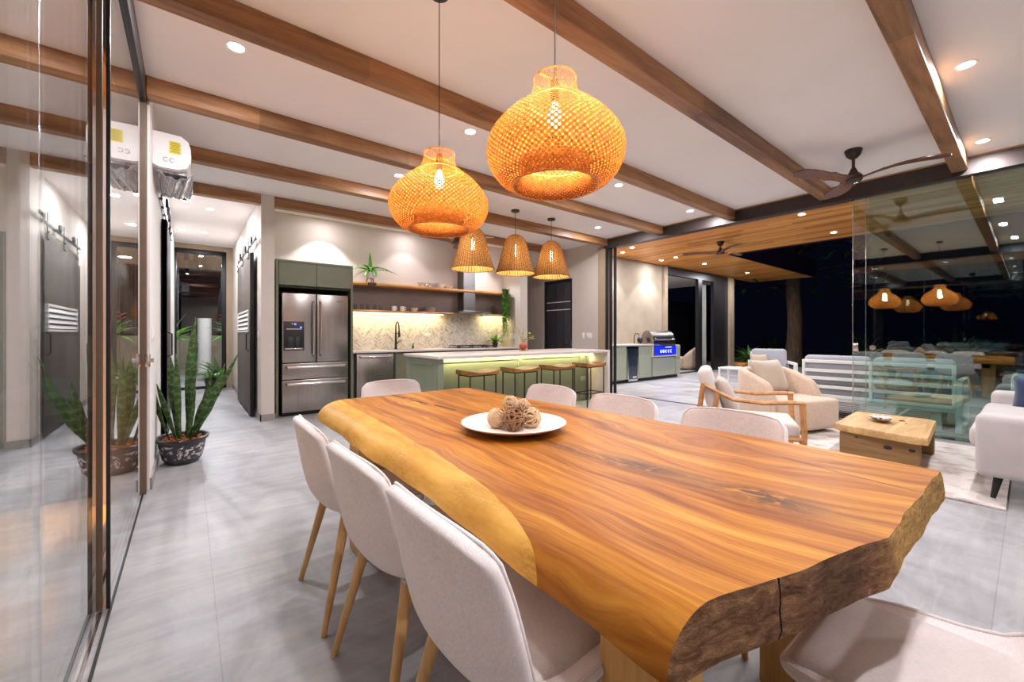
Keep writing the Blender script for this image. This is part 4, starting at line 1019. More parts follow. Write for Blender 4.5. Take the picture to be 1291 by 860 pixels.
# stools
def stool(x, label):
    t = thing('bar_stool', label, 'bar stool', (x, 4.60, 0), 0, 'bar stools at the island')
    def seat(u, v):
        a = u*2*PI
        return (0, 0, 0)
    m = MB(); n = 12; vs = []; fs = []
    for i in range(n+1):
        for j in range(n+1):
            u = -1+2*i/n; q = -1+2*j/n; z = .70+.022*u*u-.008*(1-u*u)
            vs.append((u*.235, q*.17, z))
    N = (n+1)**2
    vs += [(a, b, .662) for (a, b, c) in vs[:N]]
    for i in range(n):
        for j in range(n):
            k = i*(n+1)+j; fs += [(k, k+n+1, k+n+2, k+1), (N+k, N+k+1, N+k+n+2, N+k+n+1)]
    for i in range(n):
        a, b = i*(n+1), (i+1)*(n+1); fs += [(a, b, N+b, N+a)[::-1], (a+n, b+n, N+b+n, N+a+n)]
        a, b = i, i+1; fs += [(a, b, N+b, N+a), (N+n*(n+1)+a, N+n*(n+1)+b, n*(n+1)+b, n*(n+1)+a)]
    m.add(vs, fs); m.build('seat', M['stool'], t, smooth=30)
    for sx in (-1, 1):
        for sy in (-1, 1): MB().box((sx*.205, sy*.14, .331), (.016, .016, .662), .002, 1).build('leg', M['blackm'], t)
    m = MB()
    for sy in (-1, 1): m.box((0, sy*.14, .653), (.41, .016, .016))
    for sx in (-1, 1): m.box((sx*.205, 0, .653), (.016, .28, .016))
    m.build('seat_frame', M['blackm'], t); m = MB()
    for sx in (-1, 1): m.box((sx*.205, 0, .22), (.014, .28, .014))
    for sy in (-1, 1): m.box((0, sy*.14, .22), (.41, .014, .014))
    m.build('stretcher', M['blackm'], t)
    return t
for x, lb in ((3.04, 'leftmost wooden seated bar stool at the island, nearest the refrigerator'), (3.78, 'second bar stool from the left at the kitchen island'), (4.53, 'third bar stool from the left at the kitchen island'), (5.28, 'rightmost wooden seated bar stool beside the waterfall end of the island')):
    stool(x, lb)

# ------------------------------------------------------------------ dining table
def table():
    t = thing('dining_table', 'large live edge wooden slab dining table in the foreground', 'dining table', (0, 0, 0))
    def lerp(tab, q):
        if q <= tab[0][0]: return tab[0][1]
        for (a, b), (c, d) in zip(tab, tab[1:]):
            if q <= c: return b+(d-b)*(q-a)/(c-a)
        return tab[-1][1]
    # lower left silhouette, top right edge, near end
    XL = [(.3, .575), (.56, .59), (.9, .612), (1.5, .622), (2.1, .63), (2.75, .64), (2.95, .66)]
    XRt = [(.15, 1.885), (.62, 1.915), (1.09, 1.87), (1.4, 1.85), (2.08, 1.795), (2.9, 1.80)]
    ROUND = [(.3, .10), (.7, .15), (1.2, .17), (2.9, .16)]
    YN = [(.55, .355), (.65, .335), (.74, .31), (.84, .28), (1.01, .24), (1.12, .21), (1.19, .192), (1.4, .19), (2.0, .18)]
    TH = .112; ZT = .76; n = 90; vs = []; fs = []
    NX = 60; J = 6; cap = []
    def hsh(a, b_): return math.sin(a*12.9898+b_*78.233)*43758.5453 % 1
    for i in range(n+1):
        q = i/n; yy = .25+q*2.6
        xl = lerp(XL, yy)+.006*math.sin(yy*6)+.003*math.sin(yy*17); xr = lerp(XRt, yy)+.003*math.sin(yy*9); rd = lerp(ROUND, yy)
        top = []; bot = []
        for k in range(12):     # live edge, from its lowest point up to the flat top
            a = (k/12)*PI/2
            x = xl+rd*(1-math.cos(a)); top.append((x, ZT-TH*.93+TH*.93*math.sin(a)**.9)); bot.append((x+.02*(1-k/12), ZT-TH))
        x0 = xl+rd
        for k in range(NX):
            x = x0+(xr-x0)*k/(NX-1); top.append((x, ZT)); bot.append((x+.055*max(0, (k/(NX-1)-.8)/.2), ZT-TH))
        top += [(xr+.012, ZT-.010), (xr+.035, ZT-TH*.4), (xr+.062, ZT-TH*.8)]; bot += [(xr+.057, ZT-TH), (xr+.059, ZT-TH), (xr+.062, ZT-TH+.002)]
        def P3(x, z):
            yn = lerp(YN, x)+.0022*math.sin(x*19)+.001*math.sin(x*47); yf = 2.86-.05*max(0, .85-x)/.25+.008*math.sin(x*9)
            return (x, yn+(yf-yn)*q, z)
        vs += [P3(*p) for p in top]+[P3(*p) for p in bot[::-1]]
        if i in (0, n): cap.append(([P3(*p) for p in top], [P3(*p) for p in bot]))
        NP = len(top); P_ = 2*NP
    for i in range(n):
        for k in range(P_): l = (k+1) % P_; fs.append((i*P_+k, i*P_+l, (i+1)*P_+l, (i+1)*P_+k))
    for ci, (tp, bt) in enumerate(cap):
        base = len(vs); sg = -1 if ci == 0 else 1
        for k in range(NP):
            for j in range(J+1):
                p = Vector(tp[k]).lerp(Vector(bt[k]), j/J)
                if 0 < j < J and 0 < k < NP-1: p.y += sg*(.001+.0045*hsh(k//2+ci, j))
                vs.append(tuple(p))
        for k in range(NP-1):
            for j in range(J): a = base+k*(J+1)+j; fs.append((a, a+1, a+J+2, a+J+1))
    m = MB().add(vs, fs); me = m.build('tabletop', M['slab'], t, smooth=38)
    for (x, y) in ((.80, .52), (1.62, .50)):
        MB().box((x, y, .325), (.16, .16, .65), .006, 1).build('leg', M['blockwood'], t)
    for (x, y) in ((.79, 2.30), (1.62, 2.30)):
        MB().box((x, y, .325), (.16, .16, .65), .006, 1).build('leg', M['blockwood'], t)
    for y in (.52, 2.30): MB().box((1.21, y, .60), (.98, .12, .10), .006, 1).build('cross_rail', M['blockwood'], t)
table()
t = thing('decor_plate', 'large pale shallow plate in the middle of the dining table', 'plate', (1.17, 1.47, .761))
MB().lathe([(0, 0), (.10, 0), (.12, .006), (.20, .022), (.238, .036), (.24, .040), (.232, .040), (.19, .028), (.11, .012), (0, .010)], 56).build('dish', M['plate'], t, smooth=60)
def strawball(x, y, z, r, label, kind, seed):
    rr = random.Random(seed); t = thing('wicker_ball', label, 'decorative ball', (1.17+x, 1.47+y, .772+z+r), 0, 'woven decorative balls on the plate'); m = MB()
    if kind == 'string':
        ax = Euler((.5, .3, 0)).to_matrix()
        for k in range(13):
            q = -1+2*(k+.5)/13; rad = r*math.sqrt(1-q*q)
            m.tube([ax @ Vector((rad*math.cos(a), rad*math.sin(a), q*r)) for a in [2*PI*i/28 for i in range(28)]], r*.075, 6, closed=True)
        m.ball((0, 0, 0), r*.93, 16)
    else:
        N = 22 if kind == 'vine' else 16
        for k in range(N):
            ax = Euler((rr.uniform(0, 6), rr.uniform(0, 6), rr.uniform(0, 6))).to_matrix(); q = rr.uniform(-.5, .5)*r; rad = math.sqrt(r*r-q*q)
            wv = rr.uniform(.01, .05) if kind != 'vine' else .01
            m.tube([ax @ Vector((rad*math.cos(a)*(1+wv*math.sin(a*7)), rad*math.sin(a), q+wv*r*2*math.cos(a*9))) for a in [2*PI*i/26 for i in range(26)]], r*(.07 if kind == 'vine' else .085), 5, closed=True)
        if kind == 'rose': m.ball((0, 0, 0), r*.72, 14)
    m.build('strands', M['vine' if kind == 'vine' else 'straw'], t)
Rv = Vector((.785, -.62)); Fv = Vector((.62, .785))
def rel(a, b): q = Rv*a+Fv*b; return q.x, q.y
x, y = rel(-.075, -.01); strawball(x, y, 0, .044, 'smooth string wrapped ball at the left of the plate', 'string', 1)
x, y = rel(.0, -.065); strawball(x, y, 0, .047, 'open brown vine ball at the front of the plate', 'vine', 2)
x, y = rel(.078, -.005); strawball(x, y, 0, .045, 'pale thick strand ball at the right of the plate', 'rose', 3)
x, y = rel(.0, .05); strawball(x, y, 0, .045, 'pale woven ball at the back of the plate', 'rose', 4)
x, y = rel(-.015, -.005); strawball(x, y, .075, .034, 'small pale ball on top of the pile, left one', 'rose', 5)
x, y = rel(.045, .01); strawball(x, y, .065, .031, 'small pale ball on top of the pile, right one', 'rose', 6)

# ------------------------------------------------------------------ dining chairs
def chair_path(v):
    P_ = [(.240, .430), (.19, .447), (.08, .448), (-.04, .438), (-.115, .442), (-.172, .470), (-.208, .525), (-.228, .61), (-.242, .70), (-.254, .78), (-.262, .83)]
    W_ = [.165, .215, .240, .250, .252, .252, .252, .249, .244, .236, .208]
    C_ = [.002, .010, .024, .040, .052, .058, .060, .060, .050, .034, .020]
    def at(f, T):
        f = max(0, min(len(T)-1, f)); i = min(int(f), len(T)-2); q = f-i; a = T[i]; b = T[i+1]
        return tuple(x+(y-x)*q for x, y in zip(a, b)) if isinstance(a, tuple) else a+(b-a)*q
    f = v*(len(P_)-1); p = at(f, P_); a = at(f-.8, P_); b = at(f+.8, P_); d = Vector((b[0]-a[0], b[1]-a[1])).normalized()
    return p, at(f, W_), at(f, C_), Vector((d.y, -d.x))
def chair_pt(u, v, off=0):
    p, wd, c, n = chair_path(v)
    cc = c*abs(u)**2.2
    z = p[1]+n.y*(cc+off); y = p[0]+n.x*(cc+off)
    if v > .9: z -= .022*abs(u)**3*(v-.9)/.1
    return Vector((u*wd, y, z))
def make_chair(label):
    t = thing('dining_chair', label, 'chair', (0, 0, 0), 0, 'upholstered dining chairs around the slab table')
    m = MB(); m.grid(lambda u, v: chair_pt(-1+2*u, v), 13, 21)
    sh = m.build('shell', M['chair'], t, smooth=180, solid=-.036, sub=2)
    # piping round the rim
    rim = [chair_pt(-.975, v/20*.99, -.003) for v in range(1, 20)]+[chair_pt(-.95+1.9*u/14, .988, -.003) for u in range(0, 15)]+[chair_pt(.975, v/20*.99, -.003) for v in range(19, 0, -1)]
    MB().tube(rim, .0045, 6).build('piping', M['chair'], t, smooth=180)
    m = MB()
    def pad(u, v):
        a = -1+2*u; b = -1+2*v; r_ = (1-abs(a)**5)*(1-abs(b)**5)
        return Vector((a*.205*(1-.08*max(0, b)), .02+b*.185, .452+.026*max(0, r_)**.4+.006*(abs(a)**2)))
    m.grid(pad, 19, 19); m.build('seat_cushion', M['seatpad'], t, smooth=180, solid=.02)
    for sx in (-1, 1):
        for sy, yt, yb in ((1, .15, .235), (-1, -.13, -.235)):
            MB().tube([(sx*.165, yt, .435), (sx*.175, yt+(yb-yt)*.12, .38), (sx*.235, yb, 0)], [.021, .020, .011], 14).build('leg', M['legwood'], t, smooth=60)
    return t
XC = .67
ch = make_chair('grey upholstered dining chair on the left of the table, nearest the camera')
ch.location = (XC, .83, 0); ch.rotation_euler = (0, 0, -PI/2)
dup(ch, (XC-.005, 1.38, 0), -PI/2+.03, 'grey upholstered dining chair in the middle of the left side of the table')
dup(ch, (XC-.01, 1.97, 0), -PI/2-.02, 'grey upholstered dining chair on the left of the table, nearest the refrigerator')
dup(ch, (1.84, .90, 0), PI/2+.04, 'grey upholstered dining chair on the far long side, nearest the wooden armchair')
dup(ch, (1.82, 1.53, 0), PI/2, 'grey upholstered dining chair in the middle of the far long side of the table')
dup(ch, (1.83, 2.16, 0), PI/2, 'grey upholstered dining chair on the far long side, nearest the bar stools')
dup(ch, (1.29, 2.97, 0), PI, 'grey upholstered dining chair at the far head of the table, before the dishwasher')
dup(ch, (1.27, .14, 0), .0, 'grey upholstered dining chair at the near head of the table, at lower right')

# ------------------------------------------------------------------ pendants
def prof_at(pr, s):
    L = [0]
    for a, b in zip(pr, pr[1:]): L.append(L[-1]+math.dist(a, b))
    q = s*L[-1]
    for i in range(len(pr)-1):
        if q <= L[i+1]+1e-9:
            k = (q-L[i])/max(1e-9, L[i+1]-L[i]); return (pr[i][0]+(pr[i+1][0]-pr[i][0])*k, pr[i][1]+(pr[i+1][1]-pr[i][1])*k)
    return pr[-1]
def smoothp(pr, it=3):
    for _ in range(it):
        o = [pr[0]]
        for a, b in zip(pr, pr[1:]): o += [(a[0]*.75+b[0]*.25, a[1]*.75+b[1]*.25), (a[0]*.25+b[0]*.75, a[1]*.25+b[1]*.75)]
        o.append(pr[-1]); pr = o
    return pr
def lattice(pr, N, twist, cov, ns=34, both=True, off=.002):
    m = MB()
    for sgn in ((1, -1) if both else (1,)):
        for k in range(N):
            vs = []; ph = 2*PI*k/N
            for i in range(ns+1):
                s = i/ns; r, z = prof_at(pr, s); r2, z2 = prof_at(pr, min(1, s+.01)); r1, z1 = prof_at(pr, max(0, s-.01))
                a = ph+sgn*twist*s; tx = Vector((r2-r1, z2-z1)); tx.normalize(); nr, nz = -tx.y, tx.x
                o_ = off*(1 if sgn > 0 else -1)+off*.8*math.sin(i*PI+k*PI)
                rr_ = r+nr*o_; zz = z+nz*o_; hw = PI/N*(cov(s) if callable(cov) else cov)
                vs += [(rr_*math.cos(a-hw), rr_*math.sin(a-hw), zz), (rr_*math.cos(a+hw), rr_*math.sin(a+hw), zz)]
            m.add(vs, [(2*i, 2*i+1, 2*i+3, 2*i+2) for i in range(ns)])
    return m
PR = smoothp([(.092, .475), (.098, .43), (.110, .385), (.140, .358), (.190, .322), (.245, .272), (.292, .21), (.308, .15), (.290, .08), (.240, .02), (.19, .0)], 2)
PI_ = smoothp([(.19, .0), (.165, .012), (.150, .045), (.150, .085), (.158, .105)], 2)
def big_pendant(x, y, z, label, rz):
    t = thing('woven_pendant', label, 'pendant lamp', (x, y, z), rz, 'woven bamboo pendants over the dining table'); t.scale = (.9, .9, .9); HZ = (H-z)/.9
    sh = lattice(PR, 70, 2.4, lambda s: .24+.36*min(1, max(0, (s-.3)/.4)), 48).build('lamp_shade', M['wicker'], t, smooth=0)
    lattice(PI_, 44, 1.2, .72, 12).build('inner_ring', M['innerring'], t, smooth=0)
    m = MB()
    for (r, z_) in ((.093, .475), (.112, .372), (.19, .0), (.158, .105)):
        m = MB(); m.tube([(r*math.cos(a), r*math.sin(a), z_) for a in [2*PI*i/40 for i in range(40)]], .004, 6, closed=True); m.build('rim_hoop', M['legwood'], sh)
    MB().tube([(0, 0, .46), (0, 0, HZ)], .003, 6).build('cord', M['blackm'], t)
    MB().cyl((0, 0, HZ-.03), .06, .03, 24).build('ceiling_rose', M['bronze'], t)
    m = MB(); m.box((0, 0, .468), (.186, .012, .006)); m.build('crossbar', M['legwood'], t)
    MB().cyl((0, 0, .37), .02, .10, 16).build('socket', M['bronze'], t)
    MB().lathe([(0, .37), (.014, .365), (.028, .32), (.03, .29), (.02, .265), (0, .255)], 16).build('bulb', M['bulb'], t)
    lamp('POINT', (0, 0, .22), L_PEND, C_WARM, t, size=.035)
big_pendant(1.15, 1.18, 1.79, 'larger looking woven bamboo pendant, nearer one over the table', 0)
big_pendant(1.10, 2.05, 1.78, 'farther woven bamboo pendant over the table, left of the nearer one', .4)
PB = smoothp([(.012, .60), (.07, .59), (.135, .54), (.175, .46), (.205, .34), (.24, .20), (.285, .05), (.31, 0)], 2)
def bell(x, y, z, label):
    t = thing('bell_pendant', label, 'pendant lamp', (x, y, z), x, 'rattan bell pendants over the island')
    m = MB(); rows = 46
    for k in range(rows):
        s0 = (k+.06)/rows; s1 = (k+.84)/rows; n = 76; vs = []
        for i in range(n):
            a = 2*PI*i/n; o_ = .004*math.sin(a*19+k*PI)
            for s in (s0, s1): r, z_ = prof_at(PB, s); vs.append(((r+o_)*math.cos(a), (r+o_)*math.sin(a), z_))
        m.add(vs, [(2*i, 2*((i+1) % n), 2*((i+1) % n)+1, 2*i+1) for i in range(n)])
    sh = m.build('lamp_shade', M['bell'], t, smooth=0)
    lattice(PB, 48, 0, .24, 30, False, .005).build('stakes', M['stake'], sh, smooth=0)
    lattice([(max(.006, a-.010), b) for a, b in PB], 40, 0, .74, 30, False, .0005).build('glow_liner', M['glow_liner'], t, smooth=0)  # added inner layer; its pale tone stands in for lamplight
    m = MB(); m.tube([(.31*math.cos(a), .31*math.sin(a), 0) for a in [2*PI*i/44 for i in range(44)]], .007, 6, closed=True); m.build('rim_hoop', M['bell'], sh)
    MB().tube([(0, 0, .59), (0, 0, H-z)], .004, 6).build('rod', M['bronze'], t)
    MB().cyl((0, 0, H-z-.025), .065, .025, 24).build('ceiling_rose', M['bronze'], t)
    MB().lathe([(0, .45), (.012, .445), (.02, .38), (.02, .27), (0, .25)], 14).build('bulb', M['bulb'], t)
    lamp('POINT', (0, 0, .22), L_BELL, C_WARM, t, size=.03)
bell(3.20, 4.96, 2.13, 'left rattan bell pendant over the island, partly behind the woven pendant')
bell(3.98, 4.96, 2.14, 'middle rattan bell pendant over the kitchen island')
bell(4.75, 4.96, 2.15, 'right rattan bell pendant over the kitchen island')

# ------------------------------------------------------------------ ceiling fans
def fan(x, y, ztop, drop, R_, angs, label, mat='fanwood'):
    t = thing('ceiling_fan', label, 'ceiling fan', (x, y, ztop), 0, 'three blade ceiling fans')
    MB().lathe([(0, 0), (.075, 0), (.075, -.015), (.06, -.06), (.03, -.09), (0, -.092)], 28).build('canopy', M['bronze'], t)
    MB().cyl((0, 0, -drop+.05), .014, drop-.08, 12).build('rod', M['bronze'], t)
    MB().lathe([(0, -drop+.10), (.02, -drop+.10), (.045, -drop+.04), (.045, -drop+.03)], 20).build('collar', M['bronze'], t)
    MB().lathe([(0, -drop+.04), (.06, -drop+.035), (.085, -drop), (.07, -drop-.035), (0, -drop-.045)], 28).build('motor_housing', M['bronze'], t)
    for a in angs:
        n = 18; vs = []; fs = []; ca, sa = math.cos(a), math.sin(a)
        for i in range(n+1):
            s = i/n; r = .03+(R_-.03)*s
            wd = (.075-.045*math.sin(min(1, s/.35)*PI)**1*.6 if s < .35 else .052+.032*math.sin((s-.35)/.65*PI*.8))*(1 if s < .93 else max(.25, 1-(s-.93)/.07*.75))
            zz = -drop+.02*math.sin(s*PI*1.2)-.015*(1-s)+.028*s
            tw = .42*(1-s)+.10; sw = -.07*math.sin(s*PI)*.6
            for u in (-1, 1):
                X = r; Y = sw+u*wd; Z = zz+u*wd*math.tan(tw)*.5
                vs += [(X*ca-Y*sa, X*sa+Y*ca, Z), (X*ca-Y*sa, X*sa+Y*ca, Z-.012)]
        for i in range(n): k = 4*i; fs += [(k, k+2, k+6, k+4), (k+1, k+5, k+7, k+3), (k, k+4, k+5, k+1), (k+2, k+3, k+7, k+6)]
        fs += [(0, 1, 3, 2), (4*n, 4*n+2, 4*n+3, 4*n+1)]
        MB().add(vs, fs).build('blade', M[mat], t, smooth=50)
def ang(cx, cy, tx, ty): return math.atan2(ty-cy, tx-cx)
a0 = math.radians(-88.4)
fan(5.45, 1.15, H, .29, .70, [a0, a0+2*PI/3, a0-2*PI/3], 'dark wooden three blade ceiling fan over the living area')
fan(8.93, 4.12, 3.17, .22, .78, [2.0, 2.0+2*PI/3, 2.0-2*PI/3], 'dark three blade ceiling fan under the terrace wood ceiling')
fan(3.52, 5.95, H, .37, .68, [PI, PI/3, -PI/3], 'dark ceiling fan hidden behind the kitchen pendants, one blade tip showing')

# ------------------------------------------------------------------ outdoor kitchen
t = thing('outdoor_kitchen', 'light sage outdoor kitchen cabinets with pale countertop along the terrace wall', 'cabinet', (0, 0, 0))
m = MB(); cab_box(m, 6.95, 8.36, 6.10, 6.54, .08, .90); cab_box(m, 8.82, 9.42, 6.10, 6.54, .08, .90); cab_box(m, 9.42, 10.56, 6.12, 6.54, .08, .60); cab_box(m, 10.56, 10.80, 6.10, 6.54, .08, .90); m.build('body', M['greenl'], t)
for x0, x1, z1 in ((7.0, 7.66, .88), (7.67, 8.34, .88), (8.84, 9.40, .88), (9.44, 10.54, .58)):
    m = MB(); cab_box(m, x0, x1, 6.08, 6.10, .09, z1); m.build('door', M['greenl'], t)
for z0, z1 in ((.09, .52), (.53, .88)): m = MB(); cab_box(m, 10.57, 10.79, 6.08, 6.10, z0, z1); m.build('drawer', M['greenl'], t)
m = MB(); m.box((8.19, 6.30, .92), (2.5, .52, .04), .004); m.box((9.42, 6.28, .77), (.04, .46, .34)); m.box((9.99, 6.26, .615), (1.12, .46, .03)); m.build('countertop', M['quartz'], t)
m = MB(); cab_box(m, 6.95, 10.78, 6.16, 6.5, 0, .08); m.build('kick_board', M['coal'], t)
t = thing('beverage_cooler', 'glass door beverage cooler built into the outdoor kitchen', 'cooler', (8.59, 6.32, .03))
MB().box((0, .0, .43), (.44, .42, .84)).build('body', M['coal'], t)
m = MB(); m.box((0, -.235, .83), (.44, .03, .05)); m.box((0, -.235, .03), (.44, .03, .05)); m.box((-.20, -.235, .43), (.04, .03, .84)); m.box((.20, -.235, .43), (.04, .03, .84)); d_ = m.build('door_frame', M['chrome'], t)
MB().box((0, -.233, .43), (.36, .01, .75)).build('door_glass', M['coolglass'], d_)
for k in range(2): MB().box((0, -.24, .32+k*.25), (.34, .004, .015)).build('shelf_edge', M['hood'], d_)
MB().box((.08, -.241, .10), (.16, .003, .03)).build('badge', M['white'], d_)
t = thing('gas_grill', 'stainless built in gas grill with rounded hood and blue lit control panel', 'grill', (10.0, 6.26, .63))
n = 12; hp = [(-.18, .26)]+[(-.20+.40*(1-math.cos(PI*i/n*.9))/1.95, .26+.40*math.sin(PI*i/n*.86)) for i in range(1, n)]+[(.20, .26)]
vs = [(-.52, a, b) for a, b in hp]+[(.52, a, b) for a, b in hp]; q = len(hp)
fs = [(i, i+1, q+i+1, q+i) for i in range(q-1)]+[(q-1, 0, q, 2*q-1), tuple(range(q))[::-1], tuple(range(q, 2*q))]
MB().add(vs, fs).build('lid', M['steel'], t, smooth=40)
MB().tube([(-.42, -.15, .46), (-.42, -.235, .42), (.42, -.235, .42), (.42, -.15, .46)], .012, 10).build('lid_handle', M['chrome'], t)
MB().box((0, .0, .135), (1.04, .40, .25), .006).build('firebox', M['steel'], t)
pn = MB().box((0, -.215, .13), (1.0, .02, .22), .004).build('control_panel', M['bluelit'], t)
m = MB()
for k in range(5):
    x = -.24+.12*k
    m.tube([(x+.036*math.cos(a), -.228, .11+.036*math.sin(a)) for a in [2*PI*i/14 for i in range(14)]], .007, 5, closed=True)
    m.box((x, -.228, .11), (.012, .004, .06), .0, 1)
m.box((.12, -.227, .215), (.30, .003, .02))
m.build('knob_lights', M['whlit'], pn)
for k in range(5): MB().cyl((0, 0, 0), .026, .03, 16, T=Matrix.Translation((-.24+.12*k, -.226, .11)) @ Matrix.Rotation(PI/2, 4, 'X')).build('knob', M['chrome'], t)
lamp('POINT', (0, -.35, .14), 3.0, (.05, .1, 1), t, size=.08)
t = thing('outdoor_sink', 'small faucet and dark pot left of the grill on the outdoor counter', 'sink', (9.18, 6.30, .94))
MB().box((0, 0, .003), (.36, .30, .006), .002).build('basin_rim', M['chrome'], t)
MB().tube([(-.05, .12, 0), (-.05, .12, .20), (-.05, .08, .26), (-.05, 0, .27), (-.05, -.03, .22)], .011, 8).build('faucet', M['blackm'], t)
MB().ball((.10, .05, .10), .07, 16, (1, 1, 1.3)).build('pot', M['blackm'], t)

# ------------------------------------------------------------------ living area
def orient(dx, dy): return math.atan2(dy, dx)-PI/2     # local +y faces (dx, dy)
o = MB().box((5.42, .98, .006), (2.16, 1.75, .012), .003, 1).build('rug', M['rug']); tag(o, 'pale distressed rug under the coffee table and armchairs', 'rug')
# wooden armchair
def armchair():
    t = thing('wooden_armchair', 'wooden frame armchair with cream cushions behind the dining chairs', 'armchair', (4.18, 1.62, .012), orient(.42, -.9))
    for sx in (-1, 1):
        m = MB(); x = sx*.32
        m.tube([(x, .33, .0), (x, .345, .35), (x, .33, .60)], [.018, .023, .024], 8)
        m.build('front_leg', M['armwood'], t, smooth=50)
        MB().tube([(x, .355, .605), (x, .25, .605), (x, .05, .585), (x*.98, -.18, .60), (x*.97, -.38, .70), (x*.97, -.43, .735)], [.022, .026, .026, .024, .022, .018], 8, .75).build('armrest', M['armwood'], t, smooth=50)
        MB().tube([(x*.97, -.42, .735), (x*.97, -.53, .0)], [.022, .017], 8).build('rear_leg', M['armwood'], t, smooth=50)
        MB().tube([(x*.97, -.30, .655), (x*.97, -.36, .30)], [.02, .018], 8).build('back_post', M['armwood'], t, smooth=50)
        MB().tube([(x, .34, .30), (x*.98, -.40, .25)], [.02, .02], 8).build('side_rail', M['armwood'], t)
    for y, z in ((.33, .28), (-.38, .26)): MB().box((0, y, z), (.62, .03, .05), .006).build('cross_rail', M['armwood'], t)
    MB().box((0, -.005, .355), (.60, .66, .13), .045, 4).build('seat_cushion', M['armfab'], t)
    MB().box((0, -.36, .62), (.58, .12, .50), .05, 4, R=Matrix.Rotation(.28, 3, 'X')).build('back_cushion', M['armfab'], t)
    c = thing('throw_pillow', 'tan square pillow on the wooden armchair', 'pillow', (4.18, 1.62, .012), orient(.42, -.9))
    MB().pillow((.02, -.225, .585), (.44, .15, .40), Matrix.Rotation(.40, 3, 'X')).build('cover', M['armcush'], c, smooth=180)
armchair()
# beige tub chair
def tub():
    t = thing('tub_armchair', 'beige upholstered tub armchair beside the coffee table', 'armchair', (6.02, 1.98, .012), orient(-.32, -.95))
    MB().box((0, .08, .22), (.74, .74, .36), .05, 4).build('seat', M['beige'], t, smooth=50)
    # wrapping back and arms
    m = MB(); N = 30; K = 7; vs = []
    def path(s):    # s 0..1 from left arm front round the back to right arm front
        a = (s-.5)*2; 
        if abs(a) > .45:
            q = (abs(a)-.45)/.55; x = .40*(1 if a > 0 else -1); y = -.14+q*.36; nx, ny = (1 if a > 0 else -1), 0
        else:
            th = a/.45*PI/2; x = .40*math.sin(th); y = -.14-.30*math.cos(th); nx, ny = math.sin(th), -math.cos(th)
        return x, y, nx, ny, abs(a)
    def prof(s):
        x, y, nx, ny, a = path(s); top = .74 if a < .3 else .74-.16*(a-.3)/.55
        if a > .78: top -= .42*(1-math.sqrt(max(0, 1-((a-.78)/.22)**2)))
        th = .06; pts = [(-th, .05), (-th, top-.05), (-th*.6, top-.012), (0, top), (th*.6, top-.012), (th, top-.05), (th, .05)]
        return [(x+nx*p, y+ny*p, z) for p, z in pts]
    for i in range(N+1): vs += prof(i/N)
    fs = [(i*K+k, i*K+k+1, (i+1)*K+k+1, (i+1)*K+k) for i in range(N) for k in range(K-1)]
    fs += [(i*K+K-1, i*K, (i+1)*K, (i+1)*K+K-1) for i in range(N)]+[tuple(range(K))[::-1], tuple(N*K+k for k in range(K))]
    m.add(vs, fs).build('wrap_back', M['beige'], t, smooth=70)
    MB().box((0, .0, .025), (.60, .66, .05), .01).build('plinth', M['coal'], t)
    c = thing('throw_pillow', 'large beige pillow leaning in the tub armchair', 'pillow', (6.02, 1.98, .012), orient(-.32, -.95))
    MB().pillow((0, -.20, .63), (.52, .20, .44), Matrix.Rotation(.35, 3, 'X')).build('cover', M['beigec'], c, smooth=180)
tub()
# coffee table
def coffee():
    t = thing('coffee_table', 'rustic solid wood coffee table with knots on the pale rug', 'coffee table', (0, 0, .012))
    out = [(4.83, .53), (5.15, .545), (5.55, .57), (5.88, .585), (5.95, .66), (5.94, .95), (5.92, 1.22), (5.55, 1.215), (5.20, 1.20), (4.98, 1.20), (4.92, 1.13), (4.85, .85), (4.80, .62)]
    m = MB(); n = len(out); cx = 5.4; cy = .88
    rings = [(1.0, .255), (1.0, .30), (.985, .315)]
    vs = []
    for sc, z in rings: vs += [(cx+(x-cx)*sc, cy+(y-cy)*sc, z) for x, y in out]
    fs = [tuple(range(n))[::-1], tuple(2*n+k for k in range(n))]
    for r in range(2): fs += [(r*n+k, r*n+(k+1) % n, (r+1)*n+(k+1) % n, (r+1)*n+k) for k in range(n)]
    m.add(vs, fs).build('tabletop', M['coffee'], t, smooth=40)
    for x in (4.98, 5.76):
        sl = MB().box((x, .87, .128), (.09, .56, .255), .015, 2).build('slab_leg', M['coffeel'], t)
        for (y, z, r) in ((.80, .165, .024), (1.02, .215, .010), (.64, .17, .018)):
            MB().ball((x-.045, y, z), r, 12, (.15, 1.3, .8)).build('knot_hole', M['bronze'], sl)
    for (x, y, r) in ((5.62, .80, .03), (5.5, .76, .012)): MB().ball((x, y, .3155), r, 12, (1.5, .8, .04)).build('knot_hole', M['bronze'], t)
    c = thing('carved_tray', 'small carved wooden leaf shaped tray on the coffee table', 'tray', (5.42, .93, .33), .35)
    MB().lathe([(0, 0), (.06, 0), (.11, .02), (.13, .035), (.12, .036), (.06, .012), (0, .01)], 28, sx=1.2, sy=.6).build('tray', M['vine'], c)
    m = MB()
    for k in range(12): a = k*2*PI/12; m.leaf((.03*math.cos(a), .02*math.sin(a), .03), (math.cos(a), .6*math.sin(a), .12), .10, .03, .1, 4)
    m.build('pale_carving', M['plate'], c)
coffee()
